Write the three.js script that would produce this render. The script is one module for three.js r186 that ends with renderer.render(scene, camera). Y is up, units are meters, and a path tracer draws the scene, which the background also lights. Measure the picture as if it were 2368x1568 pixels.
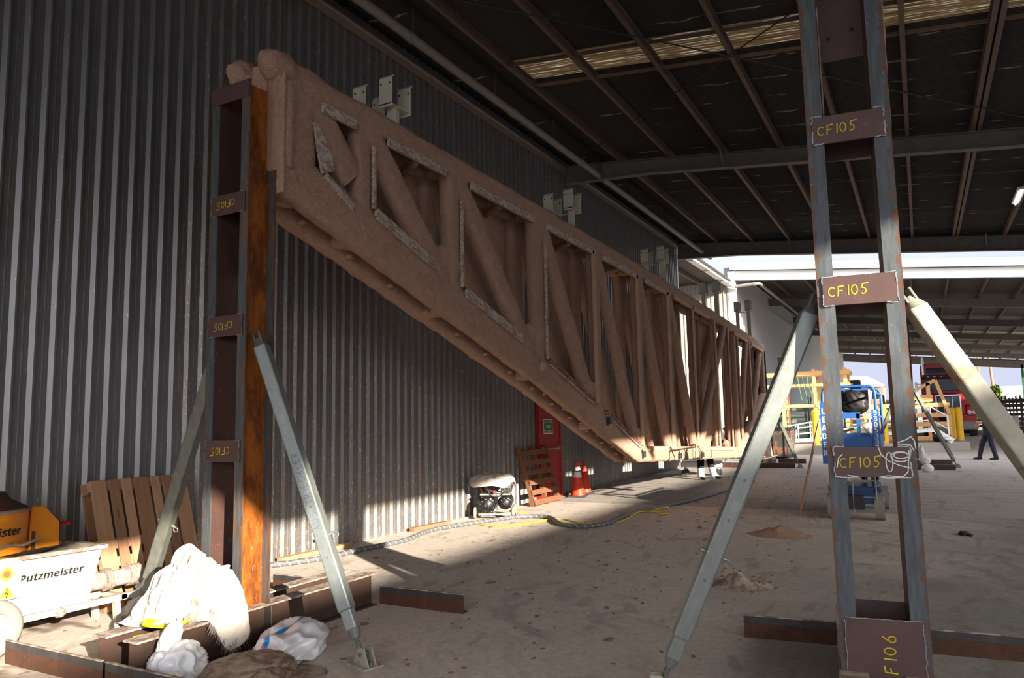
import * as THREE from 'three';
import { mergeGeometries } from 'three/addons/utils/BufferGeometryUtils.js';
import { RoundedBoxGeometry } from 'three/addons/geometries/RoundedBoxGeometry.js';
import { ImprovedNoise } from 'three/addons/math/ImprovedNoise.js';
import { MarchingCubes } from 'three/addons/objects/MarchingCubes.js';
import { FontLoader } from 'three/addons/loaders/FontLoader.js';
import { TextGeometry } from 'three/addons/geometries/TextGeometry.js';
import { RectAreaLightUniformsLib } from 'three/addons/lights/RectAreaLightUniformsLib.js';

const scene = new THREE.Scene();
const V = (x, y, z) => new THREE.Vector3(x, y, z);
const renderer = new THREE.WebGLRenderer({ antialias: true });
renderer.toneMapping = THREE.LinearToneMapping;
renderer.shadowMap.enabled = true;
renderer.shadowMap.type = THREE.PCFSoftShadowMap;
renderer.toneMappingExposure = 2.9;
RectAreaLightUniformsLib.init();

// ---------------------------------------------------------------- camera
const camera = new THREE.PerspectiveCamera(2 * Math.atan(784 / 1720) * 180 / Math.PI, 2368 / 1568, 0.05, 600);
{
  const yaw = -28.5736 * Math.PI / 180, p = 6.3 * Math.PI / 180, r = -1.13 * Math.PI / 180;
  const F = V(Math.sin(yaw) * Math.cos(p), Math.sin(p), -Math.cos(yaw) * Math.cos(p));
  const rt = V(Math.cos(yaw), 0, Math.sin(yaw)), up = rt.clone().cross(F);
  const R = rt.clone().multiplyScalar(Math.cos(r)).addScaledVector(up, Math.sin(r));
  const U = rt.clone().multiplyScalar(-Math.sin(r)).addScaledVector(up, Math.cos(r));
  camera.position.set(0, 1.6, 0);
  camera.quaternion.setFromRotationMatrix(new THREE.Matrix4().makeBasis(R, U, F.clone().negate()));
}

// ---------------------------------------------------------------- noise and random
let seed = 12345;
const rnd = () => { seed = (seed * 1664525 + 1013904223) >>> 0; return seed / 4294967296; };
const rr = (a, b) => a + (b - a) * rnd();
const tab = new Float32Array(65536); for (let i = 0; i < 65536; i++) tab[i] = rnd();
const vn = (x, y, P = 256) => {
  const xi = Math.floor(x), yi = Math.floor(y), fx = x - xi, fy = y - yi;
  let a, b, c, d;
  if (P === 256) { a = xi & 255; b = (xi + 1) & 255; c = (yi & 255) << 8; d = ((yi + 1) & 255) << 8; }
  else { a = ((xi % P) + P) % P; b = a + 1 === P ? 0 : a + 1; c = ((yi % P) + P) % P; d = c + 1 === P ? 0 : c + 1; c <<= 8; d <<= 8; }
  const u = fx * fx * (3 - 2 * fx), v = fy * fy * (3 - 2 * fy);
  const p = tab[a + c], q = tab[a + d];
  const s = p + (tab[b + c] - p) * u; return s + (q + (tab[b + d] - q) * u - s) * v;
};
const fbm = (x, y, o = 4, P = 256) => { let s = 0, a = 0.5, t = 0; for (let i = 0; i < o; i++) { s += a * vn(x + i * 17, y + i * 31, P); t += a; a *= 0.5; x *= 2; y *= 2; P = Math.min(256, P * 2); } return s / t; };
const N3 = new ImprovedNoise();
const n3 = (x, y, z) => N3.noise(x + 40.3, y + 71.7, z + 93.1);
const clamp = (x, a = 0, b = 1) => Math.min(b, Math.max(a, x));
const sm = (a, b, x) => { const t = clamp((x - a) / (b - a)); return t * t * (3 - 2 * t); };
const mix3 = (a, b, t) => [a[0] + (b[0] - a[0]) * t, a[1] + (b[1] - a[1]) * t, a[2] + (b[2] - a[2]) * t];

// ---------------------------------------------------------------- sky and sun
const SUN = V(1, 0.325, 0.52).normalize();
{
  const w = 1024, h = 512, data = new Float32Array(w * h * 4);
  for (let j = 0; j < h; j++) for (let i = 0; i < w; i++) {
    const el = ((j + 0.5) / h - 0.5) * Math.PI, az = ((i + 0.5) / w - 0.5) * 2 * Math.PI;
    const e = Math.max(0, Math.sin(el));
    let c = mix3(mix3([0.33, 0.355, 0.46], [0.53, 0.57, 0.67], sm(0.08, 0.24, e)), [0.36, 0.45, 0.68], sm(0.3, 1, e));
    const s = 1 / (e + 0.25), px = Math.cos(az) * s * Math.cos(el), pz = Math.sin(az) * s * Math.cos(el);
    const cl = sm(0.47, 0.66, fbm(px * 1.7 + 60.4, pz * 1.7 + 31.2, 5)) * sm(0.06, 0.16, e);
    c = mix3(c, [0.66, 0.66, 0.67], cl * 0.85);
    // brighter towards the sun, as a clear sky is (CIE indicatrix)
    const g = Math.acos(clamp(Math.cos(el) * (Math.cos(az) * SUN.x + Math.sin(az) * SUN.z) + Math.sin(el) * SUN.y, -1, 1)), ind = (1 + 16 * (Math.exp(-3 * g) - Math.exp(-3 * Math.PI / 2)) + 0.3 * Math.cos(g) ** 2); c = c.map((q, n) => q * Math.max(0.8, ind) * [1, 0.985, 0.96][n] ** (ind - 1));
    const o = (j * w + i) * 4; data[o] = c[0]; data[o + 1] = c[1]; data[o + 2] = c[2]; data[o + 3] = 1;
  }
  const t = new THREE.DataTexture(data, w, h, THREE.RGBAFormat, THREE.FloatType);
  t.mapping = THREE.EquirectangularReflectionMapping; t.magFilter = t.minFilter = THREE.LinearFilter; t.needsUpdate = true;
  scene.background = t; scene.environment = t; scene.backgroundIntensity = 0.66; scene.environmentIntensity = 0.66;
}
const sun = new THREE.DirectionalLight(new THREE.Color(1, 0.9, 0.76), 5.6);
sun.position.copy(SUN).multiplyScalar(80).add(V(-2, 0, -14)); sun.target.position.set(-2, 0, -14);
sun.castShadow = true; sun.shadow.mapSize.set(4096, 4096); sun.shadow.bias = -0.0004;
Object.assign(sun.shadow.camera, { left: -60, right: 60, top: 40, bottom: -40, near: 1, far: 200 });
scene.add(sun, sun.target);

// ---------------------------------------------------------------- helpers
const taken = {};
const numbered = n => { const k = taken[n] = (taken[n] ?? -1) + 1; return k ? n + '_' + String(k).padStart(3, '0') : n; };
function flatUV(g, s = 1) {                                   // non-indexed, uv in metres by the way the face points
  g = g.index ? g.toNonIndexed() : g; g.computeVertexNormals();
  const p = g.attributes.position, n = g.attributes.normal, uv = new Float32Array(p.count * 2);
  for (let i = 0; i < p.count; i++) {
    const ax = Math.abs(n.getX(i)), ay = Math.abs(n.getY(i)), az = Math.abs(n.getZ(i));
    const x = p.getX(i), y = p.getY(i), z = p.getZ(i);
    const q = ax > ay && ax > az ? [z, y] : ay > az ? [x, z] : [x, y];
    uv[i * 2] = q[0] * s; uv[i * 2 + 1] = q[1] * s;
  }
  g.setAttribute('uv', new THREE.BufferAttribute(uv, 2)); return g;
}
const clean = g => { for (const k of Object.keys(g.attributes)) if (!['position', 'normal', 'uv', 'color'].includes(k)) g.deleteAttribute(k); return g; };
const join = l => { l = l.flat(); if (l.length === 1) return l[0]; l = l.map(g => clean(g.index ? g.toNonIndexed() : g)); const hasC = l.every(g => g.attributes.color); if (!hasC) l.forEach(g => g.deleteAttribute('color')); return mergeGeometries(l); };
const bx = (w, h, d, x = 0, y = 0, z = 0) => flatUV(new THREE.BoxGeometry(w, h, d)).translate(x, y, z);
const bxuv = (w, h, d, x = 0, y = 0, z = 0) => flatUV(new THREE.BoxGeometry(w, h, d).translate(x, y, z));
const rb = (w, h, d, x = 0, y = 0, z = 0, r = 0.008) => flatUV(new RoundedBoxGeometry(w, h, d, 1, Math.min(r, w / 2.1, h / 2.1, d / 2.1)).translate(x, y, z));
function bar(a, b, w, h, r = 0, upv = V(0, 1, 0)) {           // a box from a to b; w sideways, h upwards
  const d = b.clone().sub(a), L = d.length(); d.normalize();
  if (Math.abs(d.dot(upv)) > 0.98) upv = V(0, 0, 1);
  const side = d.clone().cross(upv).normalize(), up = side.clone().cross(d);
  const g = r ? rb(w, h, L, 0, 0, 0, r) : bx(w, h, L);
  g.applyMatrix4(new THREE.Matrix4().makeBasis(side, up, d.clone().negate()).setPosition(a.clone().add(b).multiplyScalar(0.5)));
  return g;
}
function rod(a, b, r, r2 = r, n = 12) {
  const d = b.clone().sub(a), L = d.length();
  const g = new THREE.CylinderGeometry(r2, r, L, n);
  g.applyQuaternion(new THREE.Quaternion().setFromUnitVectors(V(0, 1, 0), d.normalize())); const c = a.clone().add(b).multiplyScalar(0.5);
  return g.translate(c.x, c.y, c.z);
}
const tube = (pts, r, n = 8, seg = 0, closed = false) => new THREE.TubeGeometry(new THREE.CatmullRomCurve3(pts, closed, 'catmullrom', 0.5), seg || pts.length * 6, r, n, closed);
function extr(pts, depth, bevel = 0) {                        // outline in xy pulled along z, centred
  const s = new THREE.Shape(pts.map(p => new THREE.Vector2(p[0], p[1])));
  const g = new THREE.ExtrudeGeometry(s, { depth, bevelEnabled: bevel > 0, bevelSize: bevel, bevelThickness: bevel, bevelSegments: 1, curveSegments: 6 });
  return flatUV(g.translate(0, 0, -depth / 2));
}
function mesh(name, geos, mat, parent = null) {
  const m = new THREE.Mesh(join([geos].flat()), mat); m.name = parent ? name : numbered(name); (parent ?? scene).add(m); return m;
}
function thing(name, label, category, pos = [0, 0, 0], yaw = 0, group) {
  const o = new THREE.Group(); o.name = numbered(name); o.position.set(...pos); o.rotation.y = yaw; scene.add(o);
  o.userData = { label, category }; if (group) o.userData.group = group; return o;
}
function tag(m, label, category, group) { m.userData = { label, category }; if (group) m.userData.group = group; return m; }
function struct(name, label, category, geos, mat) {
  const o = geos ? mesh(name, geos, mat) : new THREE.Group(); if (!geos) { o.name = numbered(name); scene.add(o); }
  o.userData = { kind: 'structure', label, category }; return o;
}
// strokes of paint on a face: lines of [x, y] points, turned into a thin ribbon on plane (origin, right, up)
function strokes(lines, w, origin, right, up, lift = 0.002) {
  const pos = [], nrm = right.clone().cross(up).normalize(), P = q => origin.clone().addScaledVector(right, q[0]).addScaledVector(up, q[1]).addScaledVector(nrm, lift);
  for (const l of lines) for (let i = 0; i + 1 < l.length; i++) {
    const a = l[i], b = l[i + 1], dx = b[0] - a[0], dy = b[1] - a[1], L = Math.hypot(dx, dy) || 1, ox = -dy / L * w / 2, oy = dx / L * w / 2, ex = dx / L * w * 0.3, ey = dy / L * w * 0.3;
    const q = [[a[0] - ex + ox, a[1] - ey + oy], [a[0] - ex - ox, a[1] - ey - oy], [b[0] + ex - ox, b[1] + ey - oy], [b[0] + ex + ox, b[1] + ey + oy]].map(P);
    for (const k of [0, 1, 2, 0, 2, 3]) pos.push(q[k].x, q[k].y, q[k].z);
  }
  const g = new THREE.BufferGeometry(); g.setAttribute('position', new THREE.Float32BufferAttribute(pos, 3)); return flatUV(g);
}
const arc = (cx, cy, rx, ry, a0, a1, n = 10) => Array.from({ length: n + 1 }, (_, i) => { const a = (a0 + (a1 - a0) * i / n) * Math.PI / 180; return [cx + rx * Math.cos(a), cy + ry * Math.sin(a)]; });
const HAND = {
  C: [arc(0.35, 0.45, 0.32, 0.42, 50, 300)], F: [[[0.08, 0], [0.14, 0.92], [0.62, 0.96]], [[0.1, 0.48], [0.48, 0.52]]], 1: [[[0.22, 0.05], [0.26, 0.95]]], 0: [arc(0.3, 0.48, 0.26, 0.44, 0, 360, 14)],
  5: [[[0.75, 1.02], [0.25, 0.95], [0.2, 0.58]], arc(0.26, 0.3, 0.26, 0.28, 100, -120)], 6: [[[0.5, 1], [0.2, 0.55]], arc(0.32, 0.27, 0.24, 0.27, 0, 360, 12)], M: [[[0, 0], [0.1, 0.95], [0.35, 0.35], [0.6, 0.95], [0.7, 0]]],
  A: [[[0, 0], [0.3, 0.95], [0.6, 0]], [[0.13, 0.4], [0.47, 0.4]]], U: [[[0.05, 0.95], [0.08, 0.25], [0.3, 0.02], [0.52, 0.25], [0.55, 0.95]]], S: [arc(0.3, 0.72, 0.24, 0.22, 40, 250), arc(0.3, 0.26, 0.24, 0.25, 90, -150)],
  T: [[[0, 0.92], [0.6, 0.95]], [[0.3, 0.93], [0.3, 0]]], R: [[[0.05, 0], [0.08, 0.95]], arc(0.1, 0.7, 0.38, 0.25, 90, -90, 8), [[0.12, 0.45], [0.52, 0]]], I: [[[0.25, 0], [0.25, 0.95]]],
  E: [[[0.5, 0.02], [0.08, 0], [0.1, 0.95], [0.55, 0.95]], [[0.1, 0.48], [0.45, 0.5]]], G: [arc(0.35, 0.45, 0.32, 0.42, 50, 330), [[0.62, 0.3], [0.4, 0.32]]], L: [[[0.08, 0.95], [0.08, 0], [0.5, 0.02]]], ' ': [],
};
function handwriting(text, h, adv = 0.78) { const out = []; let x = 0; for (const ch of text) { for (const l of HAND[ch]) out.push(l.map(q => [(x + q[0]) * h, (q[1] + rr(-0.02, 0.02)) * h])); x += ch === '1' || ch === 'I' ? adv * 0.6 : adv; } const W = x * h; return out.map(l => l.map(q => [q[0] - W / 2, q[1] - h / 2])); }

// ---------------------------------------------------------------- textures
function tex(w, h, fn, { srgb = true, rep = null } = {}) {
  const d = new Uint8Array(w * h * 4);
  for (let j = 0; j < h; j++) for (let i = 0; i < w; i++) { const c = fn(i / w, j / h), o = (j * w + i) * 4; d[o] = clamp(c[0], 0, 255); d[o + 1] = clamp(c[1], 0, 255); d[o + 2] = clamp(c[2], 0, 255); d[o + 3] = 255; }
  const t = new THREE.DataTexture(d, w, h, THREE.RGBAFormat); t.wrapS = t.wrapT = THREE.RepeatWrapping; t.magFilter = THREE.LinearFilter; t.minFilter = THREE.LinearMipmapLinearFilter; t.generateMipmaps = true;
  if (srgb) t.colorSpace = THREE.SRGBColorSpace; if (rep) t.repeat.set(rep[0], rep[1]); t.needsUpdate = true; return t;
}
const gray = (w, h, fn, rep) => tex(w, h, (u, v) => { const g = fn(u, v) * 255; return [g, g, g]; }, { srgb: false, rep });
const speck = (u, v, f, th, P) => { const n = vn(u * f, v * f, P); return n > th ? (n - th) / (1 - th) : 0; };
// [density, paint] of small splashes scattered on a canvas-free grid, tiled
function blots(w, h, count, rmin, rmax, stretch = 1, bias = 1) {
  const a = new Float32Array(w * h);
  for (let k = 0; k < count; k++) {
    const cx = rnd() * w, cy = Math.pow(rnd(), bias) * h, r = rmin + (rmax - rmin) * Math.pow(rnd(), 3), ry = r * (1 + (stretch - 1) * rnd()), s = 0.35 + 0.65 * rnd(), ph = rnd() * 6.28;
    for (let y = -Math.ceil(ry * 1.5); y <= ry * 1.5; y++) for (let x = -Math.ceil(r * 1.5); x <= r * 1.5; x++) {
      const q = Math.hypot(x / r, y / ry) * (1 + 0.25 * Math.sin(3 * Math.atan2(y, x) + ph)); if (q > 1) continue;
      const o = (((cy + y | 0) % h + h) % h) * w + (((cx + x | 0) % w + w) % w); a[o] = Math.max(a[o], s * Math.min(1, (1 - q) * 2.5));
    }
  }
  return (u, v) => a[Math.min(h - 1, v * h | 0) * w + Math.min(w - 1, u * w | 0)];
}
const fine = gray(512, 512, (u, v) => 0.5 * vn(u * 128, v * 128, 128) + 0.5 * vn(u * 256, v * 256, 256), [2, 2]);
const lump = gray(512, 512, (u, v) => 0.55 * fbm(u * 32, v * 32, 3, 32) + 0.45 * vn(u * 128, v * 128, 128), [1.6, 1.6]);
const std = (color, o = {}) => new THREE.MeshStandardMaterial({ color, roughness: 0.8, ...o });
const texd = (fn, size, scale, o = {}) => { const m = std(0xffffff, o); m.map = tex(size, size, fn, { rep: [1 / scale, 1 / scale] }); return m; };

// concrete floor, dusted near the sprayed truss; near field is one large map, the rest a tile of the same stuff
const concrete = (x, z, u, v, P) => {
  const big = P ? fbm(u * 6, v * 6, 4, 6) : fbm(x * 0.55 + 9, z * 0.55 + 4, 5);
  const fineN = P ? vn(u * 190, v * 190, 190) : fbm(x * 34, z * 34, 2);
  const wp = P ? 0 : 1.1 * fbm(x * 0.9 + 70, z * 0.9 + 12, 3), sx = x * 0.8 + z * 0.6 + wp, sz = z * 0.8 - x * 0.6 + wp * 0.8;
  const streak = P ? fbm(u * 4, v * 40, 3, 4) : fbm(sx * 1.3 + 3, sz * 5.5, 5);
  const scuff = P ? fbm(u * 30, v * 8, 3, 8) : fbm(x * 7 + 50 + wp * 3, z * 2.9 + 20 + wp * 2, 5);
  let c = mix3([146, 142, 137], [118, 115, 112], big);
  const dust = P ? 0.5 : clamp(sm(1.6, -2.2, x + 1.6 * (big - 0.5) * 2 + 0.35 * (z + 8) * 0.2) * 0.95);
  c = mix3(c, [216, 201, 187], dust * sm(0.22, 0.58, big * 0.5 + streak * 0.5 + dust * 0.2));
  c = mix3(c, [116, 109, 104], sm(0.60, 0.75, scuff) * (0.42 - 0.2 * dust) + sm(0.62, 0.78, streak) * 0.12);
  const k = 0.93 + 0.14 * fineN; return [c[0] * k, c[1] * k, c[2] * k];
};
const NEAR = { x0: -6.95, x1: 3.2, z0: -13.6, z1: -1.0 };
const floorChips = blots(2048, 2048, 420, 1.0, 5.5, 1.4);
const nearFloorMap = tex(2048, 2048, (u, v) => {
  const x = NEAR.x0 + u * (NEAR.x1 - NEAR.x0), z = NEAR.z1 + v * (NEAR.z0 - NEAR.z1);
  let c = concrete(x, z); const b = floorChips(u, v) * sm(1.5, -1.5, x);
  c = mix3(c, [134, 98, 76], b * 0.65);
  const wheel = Math.abs(Math.hypot(x - 5.2, z + 8.2) - 4.35 + 0.12 * fbm(x, z, 2)); c = mix3(c, [104, 99, 97], sm(0.12, 0.02, wheel) * 0.35 * sm(0.4, 0.6, vn(x * 7, z * 7)));
  const wheel2 = Math.abs(Math.hypot(x - 6.0, z + 9.2) - 4.75); c = mix3(c, [104, 99, 97], sm(0.1, 0.02, wheel2) * 0.3 * sm(0.4, 0.6, vn(x * 6 + 9, z * 6)));
  const cornerShade = sm(0.56, 0.68, fbm(x * 1.4 + 30, z * 3 + 11, 4)) * sm(-4.6, -3.6, z) * sm(-5.0, -5.6, x) ; c = mix3(c, [92, 72, 56], cornerShade * 0.75);  // shade over the near left corner, mixed into the floor colour in patches
  return c;
});
nearFloorMap.wrapS = nearFloorMap.wrapT = THREE.ClampToEdgeWrapping;
const floorTile = tex(1024, 1024, (u, v) => concrete(u * 6, v * 6, u, v, 1), { rep: [1 / 6, 1 / 6] });
const M = {};
M.floorNear = std(0xffffff, { map: nearFloorMap, roughness: 0.9, bumpMap: fine.clone(), bumpScale: 0.003 }); M.floorNear.bumpMap.repeat.set(18, 22);
M.floor = std(0xffffff, { map: floorTile, roughness: 0.9, bumpMap: fine, bumpScale: 0.003 });
// cladding: zinc-aluminium sheet with dried overspray
function claddingMat(amount, tint) {
  const b = amount ? blots(512, 2048, amount, 0.7, 4.2, 2.4, 1.7) : () => 0, b2 = amount ? blots(512, 2048, amount / 40, 3, 20, 2.2, 2) : () => 0, ph = rnd() * 50;
  const map = tex(512, 2048, (u, v) => {
    const n = fbm(u * 8 + ph, v * 24, 4), st = fbm(u * 60 + ph, v * 5 + ph, 3);
    let c = mix3([140, 140, 139], [114, 113, 112], n * 0.6 + st * 0.4); c = mix3(c, tint, 0.3 * sm(0.5, 0.7, fbm(u * 14 + ph, v * 40 + 9, 3)));
    c = mix3(c, [196, 184, 172], b(u, v) * 0.85); return mix3(c, [158, 122, 98], b2(u, v) * 0.65);
  });
  return std(0xffffff, { map, metalness: 0.55, roughness: 0.42 });
}
const CLAD = [claddingMat(150, [150, 126, 108]), claddingMat(4200, [140, 112, 94]), claddingMat(5200, [140, 112, 94]), claddingMat(400, [128, 124, 120])];
// fireproofing spray
M.spray = texd((u, v) => { const n = fbm(u * 16, v * 16, 4, 16), s = vn(u * 170, v * 170, 170); const c = mix3([190, 155, 132], [166, 131, 109], n); const k = 0.92 + 0.16 * s; return [c[0] * k, c[1] * k, c[2] * k]; }, 512, 0.8, { roughness: 0.97, bumpMap: lump, bumpScale: 0.012 });
M.batten = texd((u, v) => { const n = fbm(u * 10, v * 30, 4, 10), s = fbm(u * 40 + 5, v * 60, 2, 40); return mix3(mix3([190, 177, 165], [160, 130, 108], sm(0.4, 0.62, n)), [120, 98, 82], sm(0.66, 0.8, s) * 0.8); }, 512, 0.7, { roughness: 0.9 });
M.battenTan = texd((u, v) => { const n = fbm(u * 10, v * 30, 4, 10); return mix3([206, 172, 142], [176, 138, 110], n); }, 256, 0.7, { roughness: 0.9 });
M.battenRed = texd((u, v) => { const n = fbm(u * 26, v * 26, 4, 26), s = fbm(u * 50 + 5, v * 50, 2, 50); return mix3(mix3([140, 86, 66], [104, 62, 48], n), [186, 160, 142], sm(0.58, 0.72, s)); }, 512, 0.6, { roughness: 0.92 });
M.cream = std(0xc9c3ab, { roughness: 0.5 });
M.dark = std(0x2b2a29, { roughness: 0.6 }); M.black = std(0x151515, { roughness: 0.55 });
// steel of the stands: mill scale with rust along flange edges (u 0..0.5 flange, 0.5..1 web), v along 4.5 m
const scaleTex = (warm) => tex(512, 2048, (u, v) => {
  if (u < 0.5) {
    const e = u * 2, y = v * 4.5; let c = mix3([98, 106, 112], [70, 72, 74], fbm(e * 6, y * 8, 4));
    const ph = y / 0.115 + 0.9 * fbm(0.3, y * 2.2, 2), tri = 1 - Math.abs((ph - Math.floor(ph)) * 2 - 1), am = fbm(3, y * 5, 3), scal = 0.04 + 0.52 * Math.pow(tri, 1.2) * am * (1 - warm * 0.3), hatch = fbm(e * 22 + y * 60, y * 60 - e * 60, 2);
    const r = sm(scal + 0.07, scal - 0.09, e + 0.3 * (hatch - 0.5)) * (0.6 + 0.4 * vn(e * 9, y * 16)); c = mix3(c, [106, 66, 42], r * 0.85);
    c = mix3(c, [128, 74, 38], sm(0.93, 0.99, e) * 0.7); c = mix3(c, [140, 90, 52], warm * 0.5 * sm(0.55, 0.66, fbm(e * 5 + 7, y * 5, 4)));
    return mix3(c, [206, 202, 196], speck(e, y, 60, 0.93) * 0.9 * (v > 0.02 ? 1 : 0));
  }
  const e = u * 2 - 1, y = v * 4.5, n = fbm(e * 4, y * 6, 5), st = fbm(e * 30, y * 30, 2);
  let c = warm ? mix3([186, 106, 34], [112, 60, 24], sm(0.3, 0.75, n * 0.75 + st * 0.25)) : mix3([106, 72, 60], [76, 60, 56], n);
  return mix3(c, [214, 206, 198], speck(e, y, 44, 0.94) * 0.9);
});
M.channel = std(0xffffff, { map: scaleTex(0), roughness: 0.55, metalness: 0.35 }); M.channelWarm = std(0xffffff, { map: scaleTex(1), roughness: 0.6, metalness: 0.3 });
M.plate = texd((u, v) => { const n = fbm(u * 6, v * 6, 5, 6), s = speck(u, v, 90, 0.95, 90); return mix3(mix3([104, 76, 70], [80, 62, 60], n), [190, 184, 178], s * 0.8); }, 512, 0.5, { roughness: 0.5, metalness: 0.25 });
M.beam = texd((u, v) => { const n = fbm(u * 8, v * 8, 5, 8), s = speck(u, v, 110, 0.955, 110); return mix3(mix3([92, 68, 56], [66, 50, 44], n), [196, 184, 172], s * 0.8); }, 512, 0.8, { roughness: 0.6, metalness: 0.2 });
M.dusty = texd((u, v) => { const n = fbm(u * 14, v * 14, 4, 14), s = vn(u * 120, v * 120, 120); return mix3([196, 178, 162], [128, 108, 96], sm(0.35, 0.75, n) * 0.8 + 0.25 * s); }, 512, 0.7, { roughness: 0.95, bumpMap: lump, bumpScale: 0.004 });
M.armRust = texd((u, v) => { const n = fbm(u * 10, v * 10, 5, 10), s = speck(u, v, 80, 0.94, 80); return mix3(mix3([96, 58, 36], [64, 42, 32], n), [190, 178, 166], s * 0.8); }, 256, 0.5, { roughness: 0.75 });
M.armGrey = texd((u, v) => { const n = fbm(u * 10, v * 10, 5, 10); return mix3([86, 84, 84], [58, 54, 52], n); }, 256, 0.5, { roughness: 0.55, metalness: 0.3 });
M.weld = std(0xa8a8a4, { roughness: 0.3, metalness: 0.6 }); M.yellowPaint = std(0xd8c21c, { roughness: 0.7 }); M.whitePaint = std(0xe8e8e4, { roughness: 0.6 }); M.bluePen = std(0x5a6690, { roughness: 0.8 });
M.galv = texd((u, v) => { const n = fbm(u * 12, v * 12, 4, 12), s = speck(u, v, 70, 0.93, 70), st = fbm(u * 60, v * 6, 2, 6); return mix3(mix3([158, 164, 160], [124, 130, 126], n * 0.6 + st * 0.4), [214, 210, 202], s * 0.7); }, 512, 0.6, { roughness: 0.45, metalness: 0.5 });
M.galvWorn = texd((u, v) => { const n = fbm(u * 12, v * 12, 5, 12), st = fbm(u * 9 + 4, v * 9, 4, 9); return mix3(mix3([186, 182, 164], [150, 148, 134], n), [150, 104, 66], sm(0.62, 0.78, st) * 0.6); }, 512, 0.7, { roughness: 0.6, metalness: 0.25 });
M.galvDark = texd((u, v) => { const n = fbm(u * 12, v * 12, 5, 12); return mix3([128, 130, 120], [92, 94, 86], n); }, 256, 0.6, { roughness: 0.6, metalness: 0.3 });
const woodFn = (a, b, c) => (u, v) => { const g = fbm(u * 24 + 1.4 * fbm(u * 4, v * 3, 2, 4), v * 2, 4, 24), k = sm(0.72, 0.8, fbm(u * 9, v * 3, 3, 9)); return mix3(mix3(a, b, g), c, k * 0.6); };
M.pallet = texd(woodFn([192, 152, 118], [160, 120, 90], [112, 80, 60]), 512, 0.5, { roughness: 0.85 }); M.palletB = M.pallet.clone(); M.palletB.color.set(0xd8d0ca);
M.palletDark = texd(woodFn([134, 88, 58], [100, 64, 42], [76, 48, 34]), 512, 0.5, { roughness: 0.85 });
M.pine = texd(woodFn([232, 184, 128], [214, 160, 104], [180, 124, 78]), 512, 0.6, { roughness: 0.8 });
M.purlin = texd((u, v) => { const n = fbm(u * 10, v * 10, 4, 10); return mix3([110, 87, 75], [84, 66, 56], n); }, 256, 1, { roughness: 0.7 });
M.rafter = texd((u, v) => { const n = fbm(u * 8, v * 8, 4, 8); return mix3([112, 107, 99], [90, 85, 79], n); }, 256, 1.2, { roughness: 0.7 });
// underside of the roof sheets: dark foil lining with pale torn edges along the laps
const roofTex = (ph) => tex(1024, 128, (u, v) => {
  const n = fbm(u * 40 + ph, v * 8, 3); let c = mix3([52, 50, 48], [40, 38, 37], n);
  const on = sm(0.50, 0.60, fbm(u * 22 + ph * 3, 7.3, 3)), y = v - 0.5 - 0.04 * (fbm(u * 60 + ph, 2.2, 3) - 0.5) * 4, wd = 0.016 + 0.05 * Math.pow(fbm(u * 50 + ph, 11, 2), 4);
  return mix3(c, [150, 143, 136], on * sm(wd, wd * 0.3, Math.abs(y)));
}, {});
M.roof = [1, 2, 3].map(k => std(0xffffff, { map: roofTex(k * 13.7), roughness: 0.75, metalness: 0.15 }));
M.roofPlain = std(0x32302e, { roughness: 0.75 });
M.skylight = new THREE.MeshPhysicalMaterial({ color: 0xffffff, map: tex(512, 256, (u, v) => { const n = fbm(u * 30, v * 24, 4), s = sm(0.6, 0.75, fbm(u * 40, v * 90, 3)); return mix3(mix3([128, 106, 70], [70, 54, 34], n), [226, 216, 190], s); }), roughness: 1, transmission: 0.2, thickness: 0, side: THREE.DoubleSide });
M.red = std(0xa3231f, { roughness: 0.5 }); M.redDoor = texd((u, v) => { const n = fbm(u * 9, v * 9, 3, 9), s = speck(u, v, 60, 0.9, 60); return mix3(mix3([168, 34, 34], [142, 28, 30], n), [206, 160, 146], s * 0.8); }, 512, 1, { roughness: 0.55 });
M.cloth = texd((u, v) => { const n = fbm(u * 5, v * 5, 5, 5), w = 0.5 + 0.5 * Math.sin(u * 6.2832 * 90) * Math.sin(v * 6.2832 * 90); const c = mix3([224, 214, 200], [202, 189, 174], n); const k = 0.95 + 0.06 * w; return [c[0] * k, c[1] * k, c[2] * k]; }, 512, 0.6, { roughness: 0.95, side: THREE.DoubleSide, bumpMap: fine, bumpScale: 0.002 });
const sprayDots = blots(256, 1024, 1500, 0.8, 4.5, 2);
M.plateSprayed = std(0xffffff, { roughness: 0.6, map: tex(256, 1024, (u, v) => mix3(mix3([70, 50, 44], [48, 38, 36], fbm(u * 6, v * 24, 5)), [206, 198, 190], sprayDots(u, v) * sm(0.42, 0.6, fbm(u * 3 + 3, v * 9, 3))), { rep: [1 / 0.3, 1 / 1.4] }) });
M.plastic = std(0xe4e4e6, { roughness: 0.35, side: THREE.DoubleSide }); M.sackDust = M.dusty.clone(); M.sackDust.color.set(0xe2d8ce);
M.orangePaint = texd((u, v) => { const n = fbm(u * 7, v * 7, 4, 7), st = fbm(u * 40, v * 4, 3, 4); return mix3(mix3([232, 146, 22], [206, 122, 20], n), [176, 132, 92], sm(0.58, 0.75, st) * 0.6); }, 512, 0.6, { roughness: 0.5 });
M.hopper = texd((u, v) => { const n = fbm(u * 6, v * 6, 4, 6), st = fbm(u * 5 + 8, v * 14, 4, 5); return mix3(mix3([178, 172, 158], [164, 157, 142], n), [176, 150, 120], sm(0.66, 0.8, st) * 0.5); }, 512, 0.8, { roughness: 0.55 });
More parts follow.
